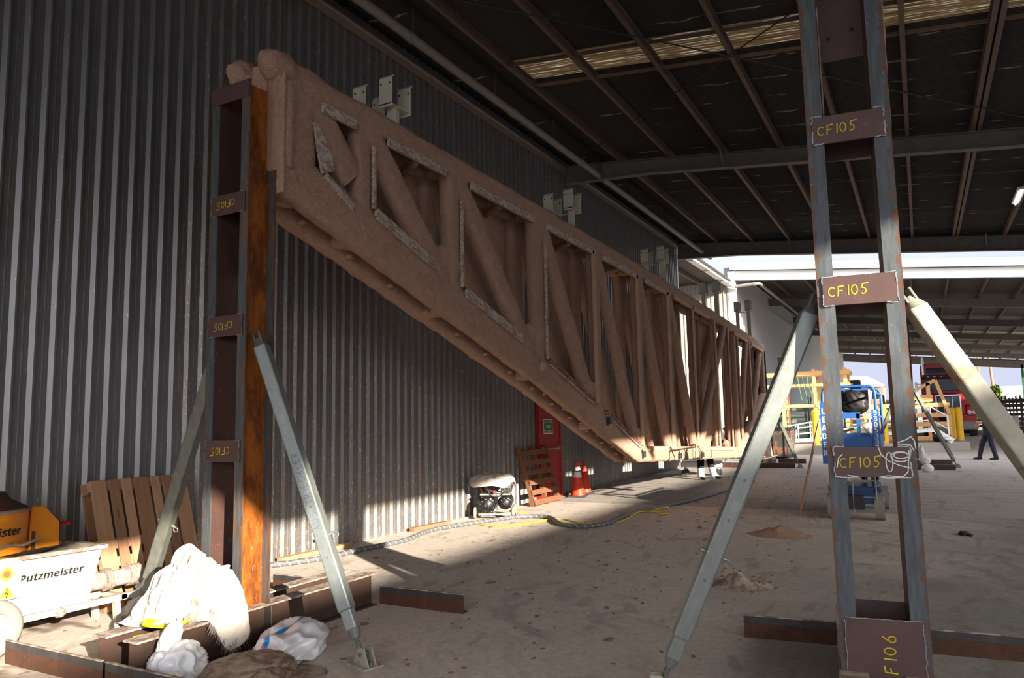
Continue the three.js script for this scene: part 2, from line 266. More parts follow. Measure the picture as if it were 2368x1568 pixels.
M.white = std(0xe6e6e2, { roughness: 0.55 }); M.yellow = texd((u, v) => { const s = speck(u, v, 24, 0.88, 24); return mix3([226, 176, 22], [90, 66, 30], s); }, 128, 0.6, { roughness: 0.5 });
M.yellowCord = std(0xe6c413, { roughness: 0.5 }); M.blue = std(0x2d68b0, { roughness: 0.45 }); M.blueDark = std(0x1f3f70, { roughness: 0.5 }); M.rubber = std(0x3b3a38, { roughness: 0.9 }); M.tyreDust = std(0x8d8880, { roughness: 0.95 });
M.cone = texd((u, v) => { const s = speck(u, v, 50, 0.92, 50); return mix3([212, 62, 30], [224, 190, 170], s * 0.8); }, 256, 0.6, { roughness: 0.55 });
M.chrome = std(0xd8d8d8, { metalness: 1, roughness: 0.15 }); M.glassDark = std(0x1c2226, { roughness: 0.08 }); M.truckRed = std(0xb4161c, { roughness: 0.22 });
M.green = std(0x2f8a4c, { roughness: 0.5 }); M.greenDark = std(0x2f5a3c, { roughness: 0.5 }); M.grey = std(0x8d8d8b, { roughness: 0.6 }); M.greyLight = std(0xbfc1c0, { roughness: 0.5 });
M.brick = texd((u, v) => { const r = Math.floor(v * 16), x = (u * 6 + (r % 2) * 0.5) % 1, y = (v * 16) % 1, m = x < 0.05 || y < 0.14 ? 1 : 0; return mix3(mix3([176, 96, 72], [150, 78, 60], vn(Math.floor(u * 6 + (r % 2) * 0.5) * 3.1, r * 1.7)), [186, 176, 164], m); }, 256, 1.4, { roughness: 0.9 });
M.rustBin = texd((u, v) => { const n = fbm(u * 6, v * 6, 5, 6); return mix3([62, 60, 56], [140, 84, 56], sm(0.5, 0.68, n)); }, 256, 1.5, { roughness: 0.8 });
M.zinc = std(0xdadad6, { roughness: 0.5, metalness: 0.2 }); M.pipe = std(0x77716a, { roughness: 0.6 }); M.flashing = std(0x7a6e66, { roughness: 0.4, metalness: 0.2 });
const font = await new FontLoader().loadAsync('fonts/droid/droid_sans_bold.typeface.json');
function text(str, size, depth = 0.001, shear = 0) {
  const g = new TextGeometry(str, { font, size, depth, curveSegments: 4, bevelEnabled: false }); g.computeBoundingBox(); const b = g.boundingBox; g.translate(-(b.max.x + b.min.x) / 2, -(b.max.y + b.min.y) / 2, 0);
  if (shear) g.applyMatrix4(new THREE.Matrix4().set(1, shear, 0, 0, 0, 1, 0, 0, 0, 0, 1, 0, 0, 0, 0, 1)); return g.index ? g.toNonIndexed() : g;
}

// ================================================================ SETTING
// ---- floor: concrete slabs; the yard rises a little past the loading dock
{
  const f = struct('floor', 'dusty pale concrete floor under the awning', 'floor');
  const pl = (x0, x1, z0, z1, name, mat, unit) => {       // z0 nearer the camera
    const g = new THREE.BoxGeometry(x1 - x0, 0.2, z0 - z1).translate((x0 + x1) / 2, -0.1, (z0 + z1) / 2);
    if (!unit) return mesh(name, flatUV(g), mat, f);
    const p = g.attributes.position, uv = g.attributes.uv; for (let i = 0; i < p.count; i++) uv.setXY(i, (p.getX(i) - x0) / (x1 - x0), (p.getZ(i) - z0) / (z1 - z0));
    return mesh(name, g, mat, f);
  };
  pl(NEAR.x0, NEAR.x1, NEAR.z1, NEAR.z0, 'slab', M.floorNear, 1);
  pl(-16, 24, 16, NEAR.z1, 'slab', M.floor); pl(NEAR.x1, 24, NEAR.z1, NEAR.z0, 'slab', M.floor); pl(-16, 24, NEAR.z0, -24, 'slab', M.floor); pl(-16, 24, -24, -38, 'slab', M.floor);
  const ramp = new THREE.BufferGeometry(), q = (x, z, y) => [x, y, z];
  const P = [...q(-16, -38, 0), ...q(60, -38, 0), ...q(60, -45, 0.42), ...q(-16, -38, 0), ...q(60, -45, 0.42), ...q(-16, -45, 0.42), ...q(-60, -45, 0.42), ...q(90, -45, 0.42), ...q(90, -220, 0.42), ...q(-60, -45, 0.42), ...q(90, -220, 0.42), ...q(-60, -220, 0.42)];
  ramp.setAttribute('position', new THREE.Float32BufferAttribute(P, 3)); mesh('yard_slope', flatUV(ramp), M.floor, f);
}
// ---- long wall on the left: ribbed metal sheets, each a piece
const WX = -6.86, PITCH = 0.176;
function sheetGeo(ribs, h, y0 = 0) {
  const prof = []; for (let k = 0; k < ribs; k++) { const z = -k * PITCH; prof.push([z, 0], [z - 0.05, 0], [z - 0.054, 0.0018], [z - 0.066, 0.0018], [z - 0.07, 0], [z - 0.108, 0], [z - 0.141, 0.03], [z - 0.158, 0.03], [z - 0.168, 0]); } prof.push([-ribs * PITCH, 0]);
  const pos = [], uv = [], W = ribs * PITCH;
  for (let i = 0; i + 1 < prof.length; i++) { const a = prof[i], b = prof[i + 1]; for (const [q, t] of [[a, 0], [b, 0], [b, 1], [a, 0], [b, 1], [a, 1]]) { pos.push(q[1], y0 + t * h, q[0]); uv.push(-q[0] / W, (y0 + t * h) / 7.6); } }
  const g = new THREE.BufferGeometry(); g.setAttribute('position', new THREE.Float32BufferAttribute(pos, 3)); g.setAttribute('uv', new THREE.Float32BufferAttribute(uv, 2));
  // facing +x
  const p = g.attributes.position.array; for (let i = 0; i < p.length; i += 9) for (let k = 0; k < 3; k++) { const t = p[i + 3 + k]; p[i + 3 + k] = p[i + 6 + k]; p[i + 6 + k] = t; }
  const u = g.attributes.uv.array; for (let i = 0; i < u.length; i += 6) for (let k = 0; k < 2; k++) { const t = u[i + 2 + k]; u[i + 2 + k] = u[i + 4 + k]; u[i + 4 + k] = t; }
  g.computeVertexNormals(); return g;
}
{
  const w = struct('wall_left', 'tall ribbed metal wall behind the brown truss', 'wall');
  mesh('wall_core', bx(0.3, 7.6, 38.2, WX - 0.16, 3.8, -5.1), M.dark, w);
  const g = sheetGeo(4, 7.6); g.userData = {};
  for (let k = 0; k < 54; k++) {
    const z = 13.85 - k * 0.704; const m = new THREE.Mesh(g, z > -3 ? CLAD[0] : z > -4.6 ? CLAD[3] : z > -15 ? CLAD[1 + (k % 2)] : z > -19 ? CLAD[3] : CLAD[0]); m.name = 'cladding_sheet'; m.position.set(WX, 0, z); w.add(m);
  }
  mesh('corner_flashing', bx(0.06, 7.5, 0.06, WX + 0.02, 3.75, -24.18), M.zinc, w);
  mesh('base_grit', Array.from({ length: 60 }, () => { const z = rr(-24, -3.5), s = rr(0.02, 0.06); return bx(s * 1.5, s * 0.5, s * 2.5, WX + rr(0.03, 0.1), s * 0.25, z).rotateY(0); }), M.dusty, w).userData.kind = 'stuff';
}
{ // rounded flashing along the top of the wall, under the roof
  const pts = []; for (let i = 0; i <= 8; i++) { const a = Math.PI / 2 * i / 8; pts.push([0.17 * Math.sin(a), -0.17 + 0.17 * Math.cos(a)]); } pts.push([0.15, -0.2], [0, -0.2]);
  const g = extr(pts, 38); g.translate(WX + 0.02, 7.44, -5.2);
  struct('trim_1', 'rounded metal flashing along the top of the ribbed wall', 'flashing', g, M.flashing);
}
// ---- red emergency door
{
  const d = struct('door_1', 'red emergency exit door with a green sign behind the truss', 'door', bx(0.05, 2.1, 0.92, WX + 0.05, 1.06, -14.03), M.redDoor);
  const fr = mesh('door_frame', [bx(0.08, 2.2, 0.06, WX + 0.05, 1.1, -13.54), bx(0.08, 2.2, 0.06, WX + 0.05, 1.1, -14.52), bx(0.08, 0.06, 1.04, WX + 0.05, 2.17, -14.03)], M.redDoor, d);
  mesh('push_bar', [rod(V(WX + 0.13, 1.02, -13.65), V(WX + 0.13, 1.02, -14.4), 0.016), rb(0.05, 0.08, 0.06, WX + 0.1, 1.02, -13.66), rb(0.05, 0.08, 0.06, WX + 0.1, 1.02, -14.38)], M.grey, d);
  const s = mesh('sign', bx(0.01, 0.31, 0.42, WX + 0.082, 1.475, -13.93), std(0xd8dcc0, { roughness: 0.5 }), d);
  mesh('green_band', bx(0.004, 0.14, 0.40, WX + 0.088, 1.475, -13.93), std(0x1f6a44, { roughness: 0.5 }), s);
  for (const [t, y, size, mat] of [['EMERGENCY', 1.583, 0.052, std(0x1f5a3c)], ['EXIT', 1.475, 0.07, std(0xe4e8cc)], ['KEEP CLEAR', 1.37, 0.05, std(0x1f5a3c)]]) { const g = text(t, size); g.rotateY(Math.PI / 2).translate(WX + 0.0905, y, -13.93); mesh('lettering', g, mat, s); }
}
// ---- awning roof
const roofY = x => 7.55 - 0.107 * (x - WX), SLOPE = -0.107;
function roofSheet(x0, x1, w, waves, amp) {            // corrugated, waves run down the slope (x); local z from 0 to -w
  const pos = [], uv = [], n = waves * 8, P = (i, e) => { const z = -w * i / n, x = e ? x1 : x0; return [x, roofY(x) + amp * Math.cos(i / 8 * 2 * Math.PI), z]; };
  for (let i = 0; i < n; i++) for (const [k, e] of [[0, 0], [1, 1], [1, 0], [0, 0], [0, 1], [1, 1]]) { pos.push(...P(i + k, e)); uv.push((e ? x1 : x0) / 16.8 + 0.41, (i + k) / n); }
  const g = new THREE.BufferGeometry(); g.setAttribute('position', new THREE.Float32BufferAttribute(pos, 3)); g.setAttribute('uv', new THREE.Float32BufferAttribute(uv, 2)); g.computeVertexNormals(); return g;
}
const EDGE = 9.5;
{
  const c = struct('ceiling', 'dark corrugated awning roof on purlins and rafters overhead', 'roof');
  const W = 0.762, full = roofSheet(-6.95, EDGE, W, 10, 0.009), stub = roofSheet(-6.95, -5.45, W, 10, 0.009), sky = roofSheet(-5.45, EDGE, W, 10, 0.009), cover = new THREE.BufferGeometry();
  let i = 0;
  for (let z = 7.40; z > -24.3; z -= W, i++) {
    const isSky = z < -10.05 && z > -10.2; const add = (g, m, n, dy = 0) => { const o = new THREE.Mesh(g, m); o.name = n; o.position.set(0, dy, z); c.add(o); };
    if (isSky) { add(stub, M.roof[i % 3], 'roof_sheet'); add(sky, M.skylight, 'skylight_sheet'); } else add(full, M.roof[i % 3], 'roof_sheet');
  }
  // top skin so that no sun leaks through the laps, open over the skylight
  const skin = (z0, z1, x0 = -6.95, x1 = EDGE) => { const g = new THREE.BoxGeometry(x1 - x0, 0.02, z0 - z1); const p = g.attributes.position; g.translate((x0 + x1) / 2, 0, (z0 + z1) / 2); for (let k = 0; k < p.count; k++) p.setY(k, p.getY(k) + roofY(p.getX(k)) + 0.03); return flatUV(g); };
  mesh('roof_deck', [skin(7.4, -10.126), skin(-10.888, -24.3)], M.roofPlain, c);
  const cp = [[0, 0], [0.065, 0], [0.065, -0.012], [0.004, -0.012], [0.004, -0.148], [0.065, -0.148], [0.065, -0.16], [0, -0.16]];
  const pg = extr(cp, 31.7), L = [];
  for (let k = 0; k < 14; k++) { const x = -5.45 + 1.11 * k; const m = new THREE.Mesh(pg, M.purlin); m.name = 'purlin'; m.position.set(x, roofY(x) - 0.012, -8.4); c.add(m); if (k === 6 || k === 8) { const m2 = m.clone(); m2.scale.x = -1; m2.position.x -= 0.03; c.add(m2); } }
  // rafters: I beams across the awning, haunched at the wall
  const ibeam = (d, fw, z) => {
    const y = x => roofY(x) - 0.185, web = [], xs = [-6.75, EDGE - 0.1];
    const hb = x => d + (x < -4.8 ? 0.11 * (1 - (x + 6.75) / 1.95) - 0.0 : 0);
    const ptsT = [[-6.75, y(-6.75)], [EDGE - 0.1, y(EDGE - 0.1)]], B = [[EDGE - 0.1, y(EDGE - 0.1) - d], [-4.8, y(-4.8) - d], [-6.75, y(-6.75) - hb(-6.75)]];
    const w = extr([...ptsT, ...B], 0.012).translate(0, 0, z);
    const fl = (a, b) => bar(V(a[0], a[1], z), V(b[0], b[1], z), fw, 0.016);
    return [w, fl(ptsT[0], ptsT[1]), fl(B[0], B[1]), fl(B[1], B[2])];
  };
  for (const [z, d] of [[2.9, 0.3], [7.35, 0.3], [-6.12, 0.3], [-15.1, 0.3], [-24.05, 0.40]]) {
    const r = mesh('rafter', ibeam(d, 0.18, z), M.rafter, c);
    for (const x of [-3.2, 1.9, 6]) mesh('fly_brace', [bar(V(x, roofY(x) - 0.16, z - 0.28), V(x, roofY(x) - 0.47, z - 0.02), 0.04, 0.006), bar(V(x, roofY(x) - 0.16, z + 0.28), V(x, roofY(x) - 0.47, z + 0.02), 0.04, 0.006)], M.rafter, r);
  }
  for (const z of [-10.95, -10.07, -18, -21.3]) mesh('bridging_rod', z > -12 ? bar(V(-5.45, roofY(-5.45) - 0.09, z), V(EDGE - 0.4, roofY(EDGE - 0.4) - 0.09, z), 0.03, 0.05) : rod(V(-5.45, roofY(-5.45) - 0.09, z), V(EDGE - 0.4, roofY(EDGE - 0.4) - 0.09, z), 0.012, 0.012, 6), M.purlin, c);
  for (const [a, b] of [[V(-6.6, roofY(-6.6) - 0.2, -6.3), V(2.4, roofY(2.4) - 0.2, -15)], [V(-6.6, roofY(-6.6) - 0.2, -15), V(2.4, roofY(2.4) - 0.2, -6.3)]]) mesh('cross_brace', rod(a, b, 0.011, 0.011, 6), M.dark, c);
  mesh('edge_beam', [bx(0.12, 0.12, 31.7, EDGE, roofY(EDGE) + 0.0, -8.4)], M.zinc, c);
  for (const z of [-24.05, 7.3]) mesh('awning_post', bx(0.15, 5.6, 0.15, EDGE - 0.1, 2.8, z), M.rafter, c);
  mesh('end_fascia', [bar(V(-6.8, roofY(-6.8) - 0.06, -24.28), V(EDGE, roofY(EDGE) - 0.06, -24.28), 0.05, 0.22)], M.dark, c);
}
// ---- second building beyond the open bay, with its own awning
{
  const w = struct('wall_far', 'pale ribbed metal wall of the next building beyond the gap', 'wall');
  mesh('wall_core', [bx(0.3, 8.1, 10.6, WX - 0.16, 4.05, -38.01), bx(0.3, 3.15, 2.112, WX - 0.16, 6.525, -44.366), bx(0.3, 8.1, 40.3, WX - 0.16, 4.05, -65.57)], M.grey, w);
  const g = sheetGeo(6, 8.1), gd = sheetGeo(6, 3.15, 4.95), m0 = std(0xc9cac8, { roughness: 0.45, metalness: 0.25 }); for (const q of [g, gd]) q.scale(1.7, 1, 2);
  for (let k = 0; k < 25; k++) { const m = new THREE.Mesh(k === 5 ? gd : g, m0); m.name = 'cladding_sheet'; m.position.set(WX, 0, -32.75 - k * 2.112); w.add(m); }
  // the doorway is a real opening into an unlit room
  mesh('door_lining', [bx(0.4, 4.6, 0.08, WX - 0.15, 2.65, -43.35), bx(0.4, 4.6, 0.08, WX - 0.15, 2.65, -45.38), bx(0.4, 0.08, 2.1, WX - 0.15, 4.92, -44.366)], M.zinc, w);
  mesh('inner_room', [bx(0.15, 6, 9, -13.2, 3, -44.4), bx(6.1, 6, 0.15, -10.15, 3, -40), bx(6.1, 6, 0.15, -10.15, 3, -48.8), bx(6.2, 0.15, 9, -10.15, 6.0, -44.4), bx(6.2, 0.1, 9, -10.15, 0.3, -44.4)], M.grey, w);
  mesh('corner_column', bx(0.3, 7.9, 0.3, WX + 0.02, 3.95, -32.75), M.white, w);
  const e = struct('wall_gap_end', 'ribbed end wall in the sunlit gap between the buildings', 'wall');
  const ge = sheetGeo(44, 7.47); ge.rotateY(-Math.PI / 2); const me = mesh('cladding_sheet', ge, std(0xb8aea4, { roughness: 0.5, metalness: 0.2 }), e); me.position.set(-14.75, 0, -32.62);
  mesh('wall_core', bx(8, 7.47, 0.25, -10.9, 3.735, -32.8), M.grey, e);
  const b = struct('wall_gap_back', 'shaded back wall of the recess between the buildings', 'wall', bx(0.2, 7.6, 8.6, -14.7, 3.8, -28.4), M.grey);
  const r = struct('ceiling_recess', 'low dark roof over the recess between the buildings', 'roof');
  mesh('roof_deck', [bx(8, 0.05, 8.7, -10.85, 7.5, -28.45)], M.roofPlain, r);
  for (let k = 0; k < 5; k++) mesh('purlin', bx(0.06, 0.16, 8.3, -8 - k * 1.4, 7.38, -28.4), M.purlin, r);
  mesh('gutter', extr([[-0.1, 0], [0.1, 0], [0.1, 0.012], [-0.088, 0.012], [-0.088, 0.14], [-0.1, 0.14]].concat([]), 8.3).translate(-6.86, 7.2, -28.4), M.zinc, r);
  mesh('fascia', bx(0.04, 0.3, 8.6, -6.97, 7.4, -28.45), M.zinc, r);
  mesh('gutter_lip', [bx(0.02, 0.05, 8.3, -6.74, 7.21, -28.4), bx(0.05, 0.07, 8.3, -7.02, 7.28, -28.4)], M.zinc, r);
  for (const z of [-26, -28.2, -30.6]) mesh('gutter_strap', bx(0.5, 0.02, 0.04, -7.0, 7.17, z), M.purlin, r);
  const f = struct('ceiling_far', 'dark far awning roof past the open strip of sky', 'roof');
  const ry = x => 8.12 - 0.098 * (x - WX), Z0 = -32.7, Z1 = -86, X1 = 13;
  mesh('roof_deck', bar(V(WX, ry(WX) + 0.02, (Z0 + Z1) / 2), V(X1, ry(X1) + 0.02, (Z0 + Z1) / 2), Z0 - Z1, 0.03), M.roofPlain, f);
  for (let k = 0; k < 13; k++) { const x = -5.6 + 1.4 * k; mesh('purlin', bx(0.06, 0.16, Z0 - Z1, x, ry(x) - 0.1, (Z0 + Z1) / 2), M.purlin, f); }
  for (let z = -41.8; z > -86.5; z -= 8.8) mesh('rafter', bar(V(WX, ry(WX) - 0.38, z), V(X1, ry(X1) - 0.38, z), 0.18, 0.38), M.rafter, f);
  mesh('front_beam_sun_tone', [bar(V(WX, ry(WX) - 0.40, -32.75), V(X1, ry(X1) - 0.40, -32.75), 0.02, 0.42), bar(V(WX, ry(WX) - 0.52, -32.66), V(X1, ry(X1) - 0.52, -32.66), 0.16, 0.16)], M.zinc, f);  // front beam coloured paler than the rafters behind, standing in for sunlight on it
  mesh('far_rafter', bar(V(WX, ry(WX) - 0.5, -86), V(X1, ry(X1) - 0.5, -86), 0.2, 0.8), M.rafter, f);
  for (let k = 0; k < 6; k++) { const x = WX + k * 3.3; mesh('gutter_length', bar(V(x, ry(x) - 0.02, -32.58), V(x + 3.29, ry(x + 3.29) - 0.02, -32.58), 0.16, 0.30), M.zinc, f); }
  for (const z of [-60, -86]) mesh('awning_post', bx(0.2, 6.2, 0.2, 8.8, 3.2, z), M.greenDark, f);
  for (const z of [-33, -60, -86]) mesh('awning_post', bx(0.2, 6.2, 0.2, X1 - 0.1, 3.2, z), M.rafter, f);
  mesh('clear_strip', bar(V(-3, ry(-3) - 0.0, -60), V(X1, ry(X1) - 0.0, -60), 0.9, 0.02), std(0x8a8478), f);
}
// ---- shed on the far side of the yard whose roof keeps the low sun off most of the floor
{
  const o = struct('wall_right', 'long metal shed across the yard on the sunny side', 'wall');
  const H = 0.325 * (22.05 + 5.15);
  mesh('wall_core', [bx(0.3, H, 62, 22.2, H / 2, -14)], M.grey, o);
  mesh('roof_deck', bar(V(22.1, H - 0.05, -14), V(30, H + 0.9, -14), 62, 0.08), M.grey, o);
}

// ================================================================ THE TRUSS
const lerpT = (t, x) => { if (x >= t[0][0]) return t[0][1]; for (let i = 0; i + 1 < t.length; i++) if (x <= t[i][0] && x >= t[i + 1][0]) { const k = (x - t[i][0]) / (t[i + 1][0] - t[i][0]); return t[i][1] + k * (t[i + 1][1] - t[i][1]); } return t[t.length - 1][1]; };
const topY = z => 4.58 - 0.0098 * (-z - 4.1) - 0.00102 * (-z - 4.1) ** 2;
const BOT = [[-4.1, 3.50], [-8.83, 2.06], [-12.5, 0.85], [-21.16, 0.48], [-24.6, 2.04], [-25.2, 2.1]];
const botY = z => lerpT(BOT, z);
const BTOP = [[-4.1, 3.93], [-5.32, 3.56], [-6.84, 3.05], [-8.92, 2.41], [-10.87, 1.75], [-12.6, 1.12], [-13, 1.09], [-19.94, 0.81], [-21, 0.78], [-24.4, 2.3], [-25.2, 2.4]];
const botTop = z => lerpT(BTOP, z);
function sprayBeam(path, wx, hs, { step = 0.1, amp = 0.012, n = 20, side = V(1, 0, 0), pw = 6 } = {}) {
  // path: Vector3 list; hs: height across (number or list); wx: width along side
  const P = [], Hh = []; for (let i = 0; i + 1 < path.length; i++) { const L = path[i].distanceTo(path[i + 1]), k = Math.max(1, Math.round(L / step)); for (let j = 0; j < k; j++) { P.push(path[i].clone().lerp(path[i + 1], j / k)); Hh.push(Array.isArray(hs) ? hs[i] + (hs[i + 1] - hs[i]) * j / k : hs); } }
  P.push(path[path.length - 1].clone()); Hh.push(Array.isArray(hs) ? hs[hs.length - 1] : hs);
  const pos = [], uv = [], idx = []; let s = 0; const R = P.length;
  const ring = (c, t, h, scale, sv) => { const up = t.clone().cross(side).normalize().negate(); if (up.y < 0) up.negate();
    for (let k = 0; k <= n; k++) { const a = k / n * 2 * Math.PI, ca = Math.cos(a), sa = Math.sin(a), q = Math.pow(Math.abs(ca) ** pw + Math.abs(sa) ** pw, -1 / pw) * scale, px = ca * q * wx / 2, py = sa * q * h / 2;
      const v = c.clone().addScaledVector(side, px).addScaledVector(up, py); const dsp = (n3(v.x * 9, v.y * 9, v.z * 9) * amp + n3(v.x * 2.3, v.y * 2.3, v.z * 2.3) * amp * 1.1 + n3(v.x * 26, v.y * 26, v.z * 26) * amp * 0.35);
      v.addScaledVector(side, ca * dsp).addScaledVector(up, sa * dsp); pos.push(v.x, v.y, v.z); uv.push(sv, k / n * (wx + h) * 2); } };
  for (let i = 0; i < R; i++) { const t = P[Math.min(R - 1, i + 1)].clone().sub(P[Math.max(0, i - 1)]).normalize(); if (i === 0) { ring(P[0], t, Hh[0], 0.05, s); ring(P[0], t, Hh[0], 0.85, s); } ring(i === 0 ? P[0].clone().addScaledVector(t, 0.012) : P[i], t, Hh[i], 1, s); if (i === R - 1) { ring(P[i], t, Hh[i], 0.9, s); ring(P[i], t, Hh[i], 0.05, s); } if (i + 1 < R) s += P[i].distanceTo(P[i + 1]); }
  const rows = pos.length / 3 / (n + 1); for (let i = 0; i + 1 < rows; i++) for (let k = 0; k < n; k++) { const a = i * (n + 1) + k, b = a + n + 1; idx.push(a, b, a + 1, b, b + 1, a + 1); }
  const g = new THREE.BufferGeometry(); g.setAttribute('position', new THREE.Float32BufferAttribute(pos, 3)); g.setAttribute('uv', new THREE.Float32BufferAttribute(uv, 2)); g.setIndex(idx); g.computeVertexNormals(); return g;
}
function blob(rx, ry, rz, amp, { seg = 32, freq = 6, flat = -9, seedv = 0, ridge = 0 } = {}) {
  const g = new THREE.SphereGeometry(1, seg, Math.round(seg * 0.7)); const p = g.attributes.position, v = V(0, 0, 0);
  for (let i = 0; i < p.count; i++) { v.fromBufferAttribute(p, i); let d = n3(v.x * freq / 3 + seedv, v.y * freq / 3, v.z * freq / 3) + 0.5 * n3(v.x * freq + seedv, v.y * freq, v.z * freq); if (ridge) d = d * (1 - ridge) + ridge * (0.6 - 2 * Math.abs(n3(v.x * freq * 0.7 + seedv, v.y * freq * 0.7, v.z * freq * 0.7))); v.multiplyScalar(1 + amp * d); p.setXYZ(i, v.x * rx, Math.max(flat, v.y * ry), v.z * rz); }
  g.computeVertexNormals(); return g;
}
{
  const T = thing('roof_truss', 'long brown sprayed steel truss resting on steel stands along the wall', 'truss', [-4.58, 0, -4.1]);
  const put = (name, geos, mat) => { const m = mesh(name, geos, mat, T); m.geometry.translate(4.58, 0, 4.1); return m; };
  const zs = (a, b, st = 0.7) => { const n = Math.ceil(Math.abs(b - a) / st); return Array.from({ length: n + 1 }, (_, i) => a + (b - a) * i / n); };
  const verts = [[-5.21, 0.22], [-6.72, 0.24], [-8.77, 0.30], [-10.81, 0.27], [-12.84, 0.26], [-14.69, 0.27], [-16.52, 0.2], [-19.95, 0.22], [-20.75, 0.22], [-22.75, 0.24], [-24.95, 0.24]];
  const faces = [[-4.415, 'front'], [-4.745, 'rear']];
  const bays = [[-5.32, -6.60], [-6.84, -8.60], [-8.94, -10.66], [-10.95, -12.69], [-12.98, -14.54], [-14.84, -16.42], [-16.62, -19.84], [-20.86, -22.62], [-22.9, -24.82]];
  for (const [cx, side] of faces) {
    put('top_chord', sprayBeam(zs(-4.14, -25.15).map(z => V(cx, topY(z) - 0.115, z)), 0.17, 0.23, { amp: 0.012 }), M.spray);
    const bz = [-4.2, ...zs(-4.6, -12.3), -12.55, ...zs(-12.9, -20.9), -21.16, ...zs(-21.6, -24.6), -25.05];
    put('bottom_chord', sprayBeam(bz.map(z => V(cx, (botY(z) + botTop(z)) / 2, z)), 0.17, bz.map(z => (botTop(z) - botY(z)) * (z > -12.5 ? 0.955 : z > -21.2 ? 1 : 0.92)), { amp: 0.014 }), M.spray);
    for (const [z, w] of verts) if (!(side === 'rear' && z === -20.75)) put('vertical', sprayBeam([V(cx, botTop(z) - 0.1, z), V(cx, topY(z) - 0.14, z)], 0.15, w, { amp: 0.011, n: 16 }), M.spray);
    put('vertical', sprayBeam([V(cx, botTop(-18.4) - 0.05, -18.42), V(cx, topY(-18.4) - 0.14, -18.42)], 0.09, 0.1, { amp: 0.006, n: 10 }), M.spray);
    bays.forEach(([a, b], i) => {
      const flip = i >= 6, zt = flip ? b + 0.05 : a - 0.02, zb = flip ? a - 0.08 : b + 0.08;
      put('diagonal', sprayBeam([V(cx, topY(zt) - 0.14, zt + (flip ? -0.02 : 0.1)), V(cx, botTop(zb) - 0.06, zb)], 0.155, i < 3 ? 0.30 : 0.25, { amp: 0.013, n: 18, pw: 3.5 }), M.spray);
      // filled corner where diagonal, vertical and bottom chord meet
      const zc = flip ? a - 0.14 : b + 0.14; if (i < 5) put('gusset', sprayBeam([V(cx, botTop(zc) - 0.15, zc), V(cx, botTop(zc) + 0.26, flip ? a : b)], 0.145, 0.3, { amp: 0.012, n: 14, pw: 3 }), M.spray);
      if (i < 4) put('gusset', sprayBeam([V(cx, topY(a) - 0.2, a + 0.06), V(cx, topY(a) - 0.42, a + 0.02)], 0.145, 0.28, { amp: 0.012, n: 14, pw: 3 }), M.spray);
    });
    // solid near end: plate, first diagonal with a small triangular hole
    put('end_panel', sprayBeam([V(cx, 3.62, -4.36), V(cx, 4.46, -4.36)], 0.16, 0.46, { amp: 0.014, n: 20 }), M.spray);
    put('end_panel', sprayBeam([V(cx, 4.4, -4.5), V(cx, 3.82, -5.06)], 0.145, 0.30, { amp: 0.012, n: 16 }), M.spray);
    put('end_stiffener', sprayBeam([V(cx + (side === 'front' ? 0.05 : -0.05), 3.66, -4.24), V(cx + (side === 'front' ? 0.05 : -0.05), 4.38, -4.24)], 0.13, 0.14, { amp: 0.012, n: 14, pw: 2.5 }), M.spray);
    put('spray_lump', blob(0.125, 0.14, 0.19, 0.14, { freq: 5, seedv: cx * 7 }).translate(cx + (side === 'front' ? 0 : -0.03), topY(-4.2) - 0.07, -4.21), M.spray);
    put('spray_lump', blob(0.11, 0.09, 0.28, 0.14, { freq: 6, seedv: cx * 9 }).translate(cx, topY(-4.4) - 0.05, -4.5), M.spray);
  }
  // web infill behind the first openings
  for (const [a, b] of bays.slice(0, 3)) { const pts = [[a - 0.1, topY(a) - 0.2], [b, topY(b) - 0.2], [b, botTop(b)]]; const g = extr(pts.map(q => [-q[0], q[1]]), 0.03); g.rotateY(Math.PI / 2); g.translate(-4.79, 0, 0); put('infill_panel', g, M.spray); }
  for (const [a, b, k] of [[-14.84, -16.42, 0.35], [-16.62, -19.84, 0.42], [-20.86, -22.62, 0.1], [-22.9, -24.8, 0.55]]) { const z0 = a + (b - a) * k, pts = [[z0, topY(z0) - 0.2], [b, topY(b) - 0.2], [b, botTop(b)], [z0, botTop(z0)]]; const g = extr(pts.map(q => [-q[0], q[1]]), 0.03); g.rotateY(Math.PI / 2); g.translate(-4.79, 0, 0); put('infill_panel', g, M.spray); }
  // ties between the two faces
  const tieZ = [-4.5, -5.25, -6.72, -8.77, -10.81, -12.7, -14.69, -16.52, -18.4, -19.95, -21.2, -22.75, -24.9];
  for (const z of tieZ) {
    put('cross_tie', sprayBeam([V(-4.36, (botY(z) + botTop(z)) / 2 - 0.03, z), V(-4.8, (botY(z) + botTop(z)) / 2 - 0.03, z)], 0.28, 0.22, { side: V(0, 0, 1), amp: 0.012, n: 14 }), M.spray);
    put('cross_tie', sprayBeam([V(-4.36, topY(z) - 0.15, z), V(-4.8, topY(z) - 0.15, z)], 0.16, 0.14, { side: V(0, 0, 1), amp: 0.01, n: 12 }), M.spray);
  }
  for (const [a, b] of bays.slice(0, 6)) { const z = (a + b) / 2; put('cross_tie', sprayBeam([V(-4.38, topY(z) - 0.27, z - 0.1), V(-4.78, topY(z) - 0.27, z - 0.4)], 0.1, 0.1, { side: V(0, 0, 1), amp: 0.01, n: 10, pw: 2 }), M.spray); }
  put('end_plate', [rb(0.56, 1.12, 0.03, -4.585, 4.0, -4.175)], M.spray);
